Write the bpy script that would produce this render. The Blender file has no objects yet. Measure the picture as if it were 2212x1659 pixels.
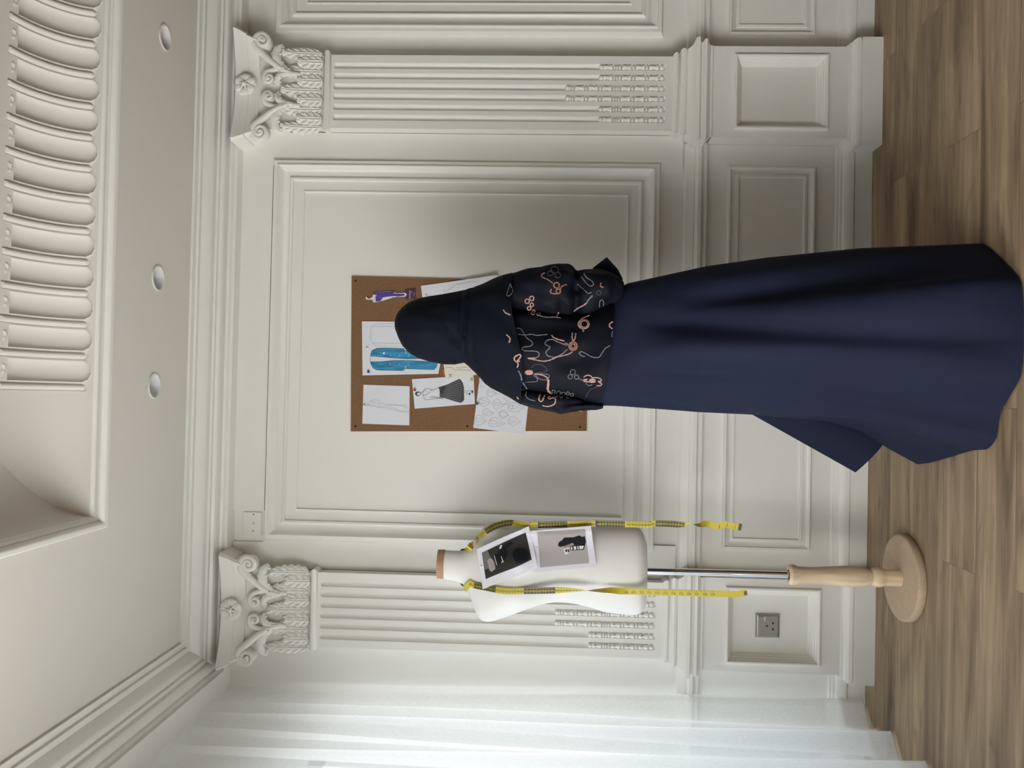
import bpy,bmesh,math,random
from mathutils import Vector,Matrix
from mathutils import noise as mnoise
from mathutils.bvhtree import BVHTree
from mathutils.geometry import tessellate_polygon
LIGHT=305; NEAR=.056; SKY=1.5; ROT=42; EXPO=0.0
HOOD=[(1.6711,0.2021,0.2163),(1.6684,0.1964,0.2335),(1.6642,0.1879,0.2492),(1.6569,0.171,0.2608),(1.6468,0.1512,0.2723),(1.6281,0.1317,0.2876),(1.6009,0.1159,0.2988),(1.5666,0.1059,0.3058),(1.5238,0.0982,0.3129),(1.4882,0.0982,0.3206),(1.4542,0.1053,0.3283),(1.4216,0.1386,0.3089)]
CAPE=[(1.4599,0.1052,0.3254),(1.447,0.0969,0.3306),(1.4327,0.0831,0.3358),(1.4127,0.0651,0.3432),(1.3926,0.0414,0.3521),(1.3727,0.0277,0.3623),(1.3429,0.0142,0.3742),(1.3159,0.0006,0.3817),(1.2817,-0.0198,0.3879)]
BODICE=[(1.3406,0.0335,0.2855),(1.3125,0.0244,0.286),(1.2747,0.0196,0.2908),(1.188,0.0033,0.2881),(1.128,-0.0051,0.2891),(1.0378,-0.0198,0.3047),(0.9921,-0.0216,0.3124)]
SLVR=[(1.3399,0.2786,0.3655),(1.3161,0.2678,0.3743),(1.2909,0.257,0.3832),(1.26,0.2463,0.3906),(1.2265,0.2427,0.3926),(1.1958,0.2391,0.4001),(1.1498,0.2371,0.4043),(1.1331,0.2402,0.3996),(1.1219,0.2488,0.3858),(1.0969,0.2492,0.3904),(1.0719,0.2511,0.3922),(1.0441,0.2558,0.3926),(1.0164,0.2674,0.3874),(0.9956,0.2789,0.3752),(0.9817,0.2917,0.3517)]
SLVL=[(1.3186,0.0033,0.0347),(1.2827,-0.0187,0.0312),(1.2427,-0.0306,0.032),(1.197,-0.0388,0.023),(1.1785,-0.0419,0.0192),(1.1585,-0.0479,0.0167),(1.1316,-0.0402,0.0102),(1.0862,-0.0349,0.0013),(1.0579,-0.0307,-0.0052),(1.0338,-0.0252,-0.0132)]
SKW=[(1.0357,-0.0243,0.3154),(0.9757,-0.0243,0.3503),(0.7262,-0.0426,0.4037),(0.5628,-0.0486,0.4301),(0.3067,-0.0622,0.4633),(0.1339,-0.1482,0.4798)]
SEAM=[1.0098,1.0417,0.2568,-0.0163]
CAPEEDGE=[(0.3499,1.3145),(0.2567,1.3097),(0.2096,1.2993),(0.1412,1.2816),(0.0807,1.2749),(-0.0163,1.2769)]
CUFF=[(0.3854,1.0855),(0.394,1.0772),(0.4287,1.0329),(0.3897,0.9942),(0.363,0.9796),(0.3163,0.9885),(0.3151,1.0559)]
FLAP=[(0.014,0.6347),(-0.0505,0.5046),(-0.2161,0.2017),(-0.1344,0.1413),(-0.0362,0.2057),(0.0303,0.5755)]
TORSO=[(1.5354,-0.6155,-0.5191),(1.5011,-0.6198,-0.5204),(1.4731,-0.6274,-0.5204),(1.4606,-0.6363,-0.5154),(1.4513,-0.6468,-0.5097),(1.4401,-0.6834,-0.4978),(1.4291,-0.7153,-0.4798),(1.4182,-0.7395,-0.461),(1.4106,-0.7462,-0.4407),(1.4015,-0.7513,-0.4235),(1.3891,-0.7521,-0.4191),(1.3675,-0.7494,-0.4195),(1.3212,-0.7333,-0.4274),(1.2673,-0.7086,-0.4359),(1.2119,-0.6899,-0.4413),(1.1582,-0.679,-0.4413),(1.1044,-0.6815,-0.4352),(1.0507,-0.6925,-0.426),(0.9954,-0.7086,-0.4221),(0.9418,-0.7134,-0.4214),(0.8975,-0.7143,-0.4209),(0.8792,-0.7122,-0.4235),(0.8684,-0.708,-0.4393),(0.8591,-0.6925,-0.4742)]
NECKCAP=[(1.5572,-0.6138,-0.5182),(1.5362,-0.6147,-0.5176)]
POLEX=[-0.5695,0.84,0.3902]
HANDLE=[(0.3899,0.0256),(0.3823,0.033),(0.371,0.0333),(0.3551,0.0275),(0.3145,0.0258),(0.2469,0.0309),(0.1885,0.0349),(0.148,0.0326),(0.1301,0.0272),(0.1189,0.0237),(0.1121,0.0298),(0.1009,0.0328),(0.0875,0.0321),(0.0785,0.0275),(0.0718,0.0279),(0.0248,0.0279)]
TAPELO=[(-0.6034,1.463),(-0.6139,1.4417),(-0.618,1.4275),(-0.62,1.3819),(-0.6218,1.3258),(-0.6188,1.2629),(-0.6162,1.2001),(-0.612,1.1236),(-0.6119,1.0645),(-0.6105,1.0194),(-0.6088,0.9848),(-0.6101,0.9502),(-0.6097,0.881),(-0.6094,0.8354),(-0.6094,0.8036),(-0.6093,0.7506),(-0.6097,0.7083),(-0.6086,0.6597),(-0.6085,0.6239),(-0.6086,0.5922),(-0.6058,0.5712),(-0.6038,0.5544)]
TAPEUP=[(-0.4876,1.4411),(-0.4732,1.429),(-0.4543,1.4082),(-0.4375,1.3874),(-0.4225,1.3559),(-0.4136,1.3137),(-0.4123,1.2679),(-0.4104,1.2221),(-0.4066,1.1624),(-0.4049,1.1273),(-0.4006,1.0363),(-0.3998,0.9419),(-0.3987,0.8652),(-0.3945,0.8495),(-0.3946,0.7981),(-0.3961,0.7532),(-0.392,0.7383),(-0.3935,0.7276),(-0.3962,0.7169),(-0.3964,0.702),(-0.3914,0.6829),(-0.3947,0.6658),(-0.3983,0.6401),(-0.391,0.6232),(-0.3948,0.6062),(-0.3977,0.5806),(-0.3996,0.5699)]
TLOSEC=[1.4283,1.3582,1.262,1.1627,1.0341]
TUPSEC=[1.3946,1.3082,1.2185,1.1237,1.031,0.9368,0.8446,0.7501]
INCH=[0.9371,0.9122,0.8867,0.8623,0.8368,0.8114,0.7864,0.7614,0.7362,0.7123,0.6869,0.662]
SH_A=[(0.0381,1.9029),(0.0361,1.7249),(-0.1134,1.7228),(-0.1112,1.9037)]
SH_B=[(0.2807,1.9147),(0.2837,1.5808),(0.0855,1.6161),(0.0734,1.9072)]
SH_C=[(0.0633,1.7171),(0.0823,1.4816),(-0.0262,1.4734),(-0.0495,1.7035)]
SH_E=[(0.0873,1.4567),(0.0913,1.2613),(-0.1375,1.2807),(-0.1169,1.4781)]
SH_F=[(0.4208,1.6909),(0.4651,1.3991),(0.3,1.3757),(0.2537,1.6645)]
SH_D=[(0.2686,1.622),(0.2965,1.4508),(0.0942,1.4162),(0.065,1.5871)]
SH_H=[(0.4061,1.7512),(0.4107,1.7118),(0.3709,1.7092),(0.3674,1.7491)]
IN_A=[[(-0.0336,1.8979),(-0.0309,1.8921),(-0.0346,1.8856),(-0.0384,1.8836),(-0.0417,1.8893),(-0.0399,1.8945),(-0.0336,1.8979)],[(-0.0371,1.8842),(-0.037,1.8784),(-0.0268,1.8787),(-0.0226,1.8762),(-0.0241,1.8729),(-0.0353,1.861)],[(-0.0403,1.8854),(-0.0401,1.8751),(-0.0445,1.8724),(-0.0424,1.8609),(-0.0428,1.8531),(-0.0478,1.8478),(-0.0387,1.839),(-0.0323,1.8392)],[(-0.0234,1.873),(-0.0194,1.864),(-0.0179,1.8537),(-0.0221,1.8433),(-0.0296,1.8354)],[(-0.0259,1.8703),(-0.0244,1.86),(-0.0313,1.8534),(-0.0337,1.8456),(-0.031,1.8405)],[(-0.034,1.8611),(-0.043,1.8608)],[(-0.0478,1.8465),(-0.0489,1.8375),(-0.0467,1.8259)],[(-0.0431,1.835),(-0.046,1.8247),(-0.049,1.8143),(-0.0533,1.8039),(-0.0554,1.7858),(-0.0607,1.7663),(-0.0629,1.7482),(-0.0656,1.7263)],[(-0.029,1.8367),(-0.0345,1.8249),(-0.0432,1.8118),(-0.0487,1.8001),(-0.0484,1.7859),(-0.0563,1.7664),(-0.0603,1.747),(-0.0585,1.7252)],[(-0.0356,1.8159),(-0.0352,1.7991),(-0.0337,1.7863),(-0.0365,1.7695),(-0.038,1.7501),(-0.0353,1.7425),(-0.037,1.7321)],[(-0.0418,1.808),(-0.0389,1.7926),(-0.0379,1.7733),(-0.0386,1.7501),(-0.0423,1.7436),(-0.0453,1.7319),(-0.0516,1.7305)]]
BLUE=[[(0.1479,1.8783),(0.1602,1.8756),(0.1709,1.8704),(0.1781,1.8538),(0.1797,1.8262),(0.1795,1.7802),(0.1786,1.7488),(0.1711,1.7456),(0.1716,1.7188),(0.1684,1.6882),(0.1651,1.624),(0.1424,1.6212),(0.1418,1.6891),(0.1401,1.7334),(0.1415,1.7793),(0.1439,1.81),(0.1456,1.8407)],[(0.1258,1.8785),(0.1266,1.8402),(0.1321,1.7944),(0.1336,1.7562),(0.1331,1.7026),(0.1295,1.6209),(0.1181,1.6214),(0.1074,1.6257),(0.1011,1.6332),(0.1011,1.6713),(0.1026,1.7462),(0.0965,1.7476),(0.0948,1.7552),(0.0948,1.7935),(0.0946,1.8394),(0.0958,1.8548),(0.1024,1.8672),(0.113,1.8736)]]
IN_B=[[(0.1479,1.8783),(0.1602,1.8756),(0.1709,1.8704),(0.1781,1.8538),(0.1797,1.8262),(0.1795,1.7802),(0.1786,1.7488),(0.1711,1.7456),(0.1716,1.7188),(0.1684,1.6882),(0.1651,1.624),(0.1424,1.6212),(0.1418,1.6891),(0.1401,1.7334),(0.1415,1.7793),(0.1439,1.81),(0.1456,1.8407),(0.1479,1.8783)],[(0.1258,1.8785),(0.1266,1.8402),(0.1321,1.7944),(0.1336,1.7562),(0.1331,1.7026),(0.1295,1.6209),(0.1181,1.6214),(0.1074,1.6257),(0.1011,1.6332),(0.1011,1.6713),(0.1026,1.7462),(0.0965,1.7476),(0.0948,1.7552),(0.0948,1.7935),(0.0946,1.8394),(0.0958,1.8548),(0.1024,1.8672),(0.113,1.8736),(0.1258,1.8785)],[(0.159,1.8579),(0.1484,1.8545)],[(0.159,1.8579),(0.1527,1.8286),(0.1442,1.7947)],[(0.167,1.875),(0.1695,1.7494)],[(0.1541,1.8762),(0.1552,1.8593)],[(0.119,1.8768),(0.1178,1.863),(0.1125,1.8583),(0.1166,1.8461)],[(0.1479,1.8791),(0.1251,1.8785)]]
PEN_B=[[(0.276,1.752),(0.2727,1.853),(0.2686,1.8683),(0.2608,1.8773),(0.2454,1.8815),(0.2302,1.8827),(0.2104,1.8783),(0.1999,1.8727),(0.1925,1.8602),(0.1889,1.8479),(0.187,1.7498)],[(0.2608,1.8773),(0.2629,1.8436),(0.2638,1.7517)],[(0.1991,1.8727),(0.1984,1.7501)],[(0.2485,1.8808),(0.2303,1.8758),(0.2119,1.8784)]]
TAB_B=[[(0.1696,1.7456),(0.1696,1.7417),(0.1583,1.7392),(0.1575,1.7422)],[(0.1141,1.7442),(0.1149,1.7396),(0.1035,1.7409),(0.1034,1.7455)]]
POC_B=[[(0.1633,1.8304),(0.165,1.8235),(0.1559,1.8233),(0.155,1.8294)]]
BUT_B=[(0.1533,1.801),(0.1524,1.7658),(0.1531,1.7314),(0.1182,1.8009),(0.1182,1.7665),(0.1189,1.7313)]
BLK_C=[[(0.0073,1.7036),(0.0138,1.7011),(0.0165,1.6922),(0.0141,1.6844),(0.0091,1.6811),(0.0027,1.6829),(-0.0013,1.6892),(-0.0002,1.6982)],[(0.0235,1.4885),(0.0261,1.4835),(0.0198,1.4808),(0.0121,1.4844),(0.0171,1.4871)],[(0.0143,1.4986),(0.0158,1.4909),(0.0094,1.4921),(0.0067,1.4971)]]
WHT_C=[[(0.0062,1.6965),(0.012,1.6934),(0.0128,1.6857),(0.0078,1.6824),(0.002,1.6854),(0.0022,1.6932)]]
GRY_C=[[(0.0335,1.6156),(0.0458,1.5799),(0.0684,1.5343),(0.0622,1.5278),(0.0521,1.5212),(0.0369,1.517),(0.0165,1.5165),(-0.009,1.5147),(-0.0154,1.5171),(-0.0233,1.5271),(-0.0175,1.5529),(-0.0068,1.5877),(-0.004,1.6083),(0.012,1.6067),(0.0247,1.6102)]]
IN_C=[[(0.0066,1.6804),(0.0042,1.6714),(-0.0047,1.6699),(-0.0098,1.6685),(-0.0135,1.6632),(-0.0139,1.653),(-0.0093,1.6171),(-0.0088,1.5941)],[(0.0104,1.6805),(0.0144,1.6716),(0.026,1.668),(0.0286,1.6655),(0.0282,1.6565),(0.0278,1.6449),(0.0239,1.6449),(0.0281,1.6308)],[(0.0214,1.6448),(0.0216,1.6333),(0.0329,1.6156),(0.0247,1.6102),(0.012,1.6074),(-0.004,1.6083),(-0.0025,1.6276),(-0.0028,1.6429)],[(0.0028,1.6752),(0.0044,1.6611),(0.0162,1.646)],[(-0.0068,1.648),(-0.0055,1.6172),(-0.0058,1.6005),(-0.0016,1.5865)],[(0.0241,1.5167),(0.0218,1.5038),(0.0248,1.4873)],[(0.0165,1.5152),(0.013,1.5024),(0.0077,1.5074)],[(0.0104,1.6818),(0.013,1.6793),(0.0222,1.6641),(0.0147,1.6588)],[(0.0088,1.6933),(0.0089,1.6907)],[(0.0038,1.6893),(0.0065,1.6855)]]
SKL_C=[[(0.0285,1.6103),(0.0608,1.5308)],[(0.0254,1.6102),(0.0524,1.5291)],[(0.0224,1.6102),(0.0441,1.5274)],[(0.0193,1.6101),(0.0357,1.5257)],[(0.0163,1.61),(0.0273,1.5239)],[(0.0132,1.61),(0.0189,1.5237)],[(0.0101,1.6099),(0.0104,1.5251)],[(0.0071,1.6098),(0.002,1.5264)],[(0.004,1.6097),(-0.0065,1.5278)],[(0.0009,1.6097),(-0.0149,1.5291)]]
SKD_C=[[(0.0298,1.6097),(0.0571,1.5274)],[(0.0265,1.6096),(0.0487,1.5257)],[(0.0232,1.6096),(0.0403,1.524)],[(0.0198,1.6095),(0.0319,1.5222)],[(0.0165,1.6094),(0.0235,1.5205)],[(0.0132,1.6093),(0.0151,1.5219)],[(0.0099,1.6092),(0.0066,1.5232)],[(0.0066,1.6092),(-0.0018,1.5245)],[(0.0032,1.6091),(-0.0103,1.5259)]]
IN_D=[[(0.1145,1.5892),(0.1095,1.584),(0.1117,1.5712),(0.1087,1.5622),(0.1012,1.5556),(0.102,1.5454),(0.102,1.5172),(0.1004,1.4992),(0.1056,1.4942)],[(0.1154,1.5457),(0.1091,1.543),(0.1122,1.5174),(0.1131,1.5046)],[(0.0857,1.5648),(0.0761,1.5646)]]
T14=(0.0753,1.5697)
ORANGE=[(0.101,1.5986),(0.1021,1.588),(0.0801,1.5866),(0.079,1.5945)]
IN_E=[[(-0.008,1.4597),(-0.0042,1.4561),(0.0008,1.4316),(-0.0189,1.4148),(-0.038,1.4367),(-0.025,1.4579),(-0.008,1.4597)],[(-0.0243,1.4556),(-0.0079,1.456),(-0.0189,1.4163),(-0.0242,1.4549)],[(-0.0462,1.4417),(-0.0424,1.4344),(-0.0436,1.4239),(-0.0473,1.4231),(-0.0588,1.4057),(-0.0586,1.3983),(-0.071,1.4203),(-0.0682,1.4279),(-0.0728,1.4337),(-0.0656,1.445),(-0.0462,1.4417)],[(-0.0655,1.4383),(-0.0506,1.4372),(-0.0589,1.4087),(-0.064,1.4369)],[(-0.0796,1.4723),(-0.0698,1.4665),(-0.0674,1.4577),(-0.0717,1.4501),(-0.0912,1.4258),(-0.1067,1.4553),(-0.1075,1.4597),(-0.1033,1.4703),(-0.093,1.4727),(-0.0796,1.4723)],[(-0.0787,1.4656),(-0.0912,1.4288),(-0.0943,1.466),(-0.0787,1.4656)],[(-0.0977,1.4197),(-0.0827,1.4141),(-0.0737,1.4069),(-0.084,1.4052),(-0.0735,1.3995),(-0.0992,1.3543),(-0.1129,1.4045),(-0.1049,1.4077),(-0.1131,1.4105),(-0.1051,1.4181),(-0.0977,1.4197)],[(-0.0857,1.4126),(-0.1005,1.413),(-0.1,1.3572),(-0.0857,1.4126)],[(-0.0842,1.3472),(-0.0767,1.3429),(-0.0712,1.3326),(-0.0756,1.3296),(-0.0689,1.3275),(-0.0904,1.2966),(-0.1083,1.3318),(-0.1002,1.335),(-0.0989,1.3439),(-0.0842,1.3472)],[(-0.0826,1.3413),(-0.0944,1.3418),(-0.0913,1.301),(-0.0826,1.3413)],[(-0.0568,1.382),(-0.0492,1.3747),(-0.0474,1.3629),(-0.0531,1.3523),(-0.0663,1.3446),(-0.0778,1.3622),(-0.0802,1.3681),(-0.0715,1.3787),(-0.0568,1.382)],[(-0.0559,1.3775),(-0.0534,1.3627),(-0.0664,1.3461),(-0.0735,1.3667),(-0.0671,1.3773),(-0.0559,1.3775)],[(-0.0172,1.4052),(-0.0019,1.3847),(-0.0093,1.383),(-0.0195,1.3724),(-0.0253,1.3693),(-0.0197,1.3516),(-0.0404,1.3809),(-0.0346,1.3869),(-0.0495,1.3881),(-0.0393,1.3987),(-0.0246,1.4057),(-0.0172,1.4052)],[(-0.02,1.3977),(-0.0196,1.3798),(-0.0254,1.3737),(-0.0304,1.3974),(-0.02,1.3977)],[(-0.0219,1.3471),(-0.0181,1.3442),(-0.0168,1.3175),(-0.0227,1.3173),(-0.0312,1.2979),(-0.0293,1.2831),(-0.0544,1.3107),(-0.0458,1.3206),(-0.0554,1.3211),(-0.047,1.345),(-0.0382,1.3482),(-0.0219,1.3471)],[(-0.0262,1.3425),(-0.0267,1.3306),(-0.0373,1.3051),(-0.0415,1.3303),(-0.0395,1.3415),(-0.0262,1.3425)],[(-0.0267,1.3306),(-0.0415,1.3303)],[(0.0254,1.4299),(0.0316,1.4167),(0.0158,1.3925),(0.013,1.3805)],[(0.0143,1.3925),(0.0018,1.4175),(0.009,1.4296),(0.0179,1.4305),(0.0254,1.4299)],[(0.0106,1.4237),(0.0225,1.4239),(0.0158,1.3925)],[(0.003,1.3655),(-0.0058,1.3608),(-0.0131,1.3532),(-0.0053,1.3385)],[(0.0649,1.4591),(0.0456,1.4572),(0.0339,1.4465),(0.0414,1.4422),(0.0472,1.4513),(0.065,1.4524)]]
IN_F=[[(0.407,1.6017),(0.398,1.5946),(0.426,1.5549),(0.4277,1.5473),(0.4327,1.5215),(0.4383,1.5034),(0.4385,1.4927),(0.4342,1.4721)],[(0.3906,1.628),(0.3837,1.6286)]]
CUT_W=[[(0.3709,1.903),(0.3755,1.9008),(0.3744,1.8963),(0.37,1.8939),(0.3679,1.8842),(0.3713,1.8832),(0.3725,1.8758),(0.3849,1.8733),(0.3924,1.8678),(0.3947,1.8419),(0.3991,1.8013),(0.3948,1.7882),(0.3914,1.7887),(0.392,1.7537),(0.3926,1.7503),(0.3871,1.7434),(0.382,1.7467),(0.378,1.7488),(0.3764,1.7793),(0.3739,1.7973),(0.3715,1.8017),(0.3573,1.8466),(0.3534,1.8725),(0.3624,1.8756),(0.3634,1.8841),(0.3643,1.8989)]]
CUT_P=[[(0.3849,1.8733),(0.3918,1.8678),(0.3939,1.8419),(0.3973,1.808),(0.3985,1.8013),(0.3948,1.7893),(0.3896,1.7954),(0.3886,1.7536),(0.3825,1.7506),(0.3807,1.7579),(0.3781,1.7793),(0.3795,1.7929),(0.3763,1.8188),(0.3732,1.8368),(0.3641,1.8411),(0.3578,1.8478),(0.3576,1.8625),(0.375,1.864),(0.3818,1.8574),(0.3828,1.8699)]]
CUT_I=[[(0.3709,1.903),(0.3755,1.9008),(0.3744,1.8963),(0.3694,1.8939),(0.3679,1.8842)],[(0.354,1.8714),(0.3635,1.8756),(0.3634,1.883)],[(0.3578,1.8455),(0.3743,1.8346)],[(0.3732,1.8368),(0.3889,1.8395),(0.3909,1.8531)],[(0.3795,1.7929),(0.3727,1.8018)],[(0.3868,1.8281),(0.3869,1.8247)],[(0.3591,1.8704),(0.3772,1.8641),(0.383,1.8574)]]
TNORTH=[[(0.4061,1.7512),(0.4107,1.7118),(0.3709,1.7092),(0.3674,1.7491)],(0.3713,1.7295),(0.4014,1.7302),[(0.3938,1.7159),(0.382,1.7157)]]
BOARD=[(-0.1419,1.9481),(0.453,1.9596),(0.4445,1.0543),(-0.1191,1.0473)]
SCREW=[(0.4363,1.9439),(-0.122,1.9298),(-0.1121,1.5017),(-0.1057,1.0729)]
PINS=[(0.0877,1.8834),(0.176,1.8909),(-0.0432,1.8961),(0.0218,1.7042),(0.0642,1.4879),(-0.0249,1.4647),(0.3798,1.6675)]
PR1=[[(-0.4934,1.4189),(-0.4116,1.2517),(-0.5424,1.2203),(-0.6225,1.3966)],[(-0.505,1.4021),(-0.4323,1.2612),(-0.5185,1.2401),(-0.5887,1.3873)],[(-0.5057,1.4014),(-0.4966,1.3837),(-0.5451,1.3582),(-0.5582,1.3909)],[(-0.5287,1.3837),(-0.5237,1.3809),(-0.5201,1.3702),(-0.5316,1.3614),(-0.5507,1.3566),(-0.5543,1.3573),(-0.5639,1.3685),(-0.5633,1.3714),(-0.5585,1.3765)],[(-0.5007,1.3019),(-0.4862,1.2951),(-0.4815,1.2795),(-0.4866,1.2593),(-0.499,1.2462),(-0.5176,1.2487),(-0.5261,1.2699),(-0.5295,1.2899)],[(-0.511,1.3633),(-0.4991,1.3463),(-0.4905,1.3451),(-0.4788,1.3325),(-0.4814,1.3252),(-0.5025,1.3162),(-0.5214,1.3272),(-0.5286,1.3314),(-0.542,1.3497)],[(-0.5117,1.3625),(-0.5109,1.3607),(-0.5399,1.3512),(-0.5414,1.3528)],[(-0.512,1.34),(-0.5114,1.3383),(-0.5279,1.3299),(-0.533,1.337),(-0.5309,1.3378),(-0.5258,1.3343)],[(-0.4762,1.3418),(-0.4767,1.3361),(-0.4892,1.3401),(-0.4884,1.3459)],[(-0.4758,1.3282),(-0.4666,1.307),(-0.4693,1.3012),(-0.4855,1.3194)]]
PR2=[[(-0.4285,1.2575),(-0.4051,1.0523),(-0.5381,1.0304),(-0.5618,1.2353)],[(-0.4308,1.2242),(-0.4174,1.0707),(-0.5277,1.0546),(-0.5462,1.2121)],[(-0.4715,1.156),(-0.4629,1.154),(-0.4546,1.1424),(-0.4459,1.1373),(-0.4445,1.1053),(-0.4423,1.1021),(-0.4371,1.0894),(-0.4432,1.0787),(-0.4392,1.0713),(-0.4572,1.0667),(-0.4711,1.0696),(-0.4711,1.1037),(-0.4638,1.1092),(-0.4747,1.1356),(-0.4776,1.1452),(-0.4768,1.1537)],[(-0.4785,1.1387),(-0.473,1.1325),(-0.4681,1.1101),(-0.4733,1.1068),(-0.479,1.1195),(-0.4827,1.1355)],[(-0.4828,1.1397),(-0.478,1.1206),(-0.4949,1.1171),(-0.4982,1.1191),(-0.5034,1.1329)],[(-0.4768,1.1174),(-0.4716,1.1037),(-0.4706,1.0696),(-0.4851,1.0725),(-0.4885,1.1151)],[(-0.4778,1.1153),(-0.476,1.11),(-0.4862,1.1092),(-0.4868,1.1135)],[(-0.4754,1.1063),(-0.4736,1.0983),(-0.4847,1.0965),(-0.4858,1.1044)],[(-0.4735,1.0946),(-0.4728,1.0908),(-0.484,1.089),(-0.4846,1.0927)],[(-0.4725,1.0882),(-0.4715,1.0728),(-0.4825,1.0757),(-0.4836,1.0864)],[(-0.4868,1.1322),(-0.4856,1.1269),(-0.492,1.1257),(-0.4942,1.1309)],[(-0.4855,1.1247),(-0.4864,1.1194),(-0.495,1.1197),(-0.494,1.1235)]]
PPIN=[(-0.5474,1.4023),(-0.4833,1.2256)]
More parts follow.
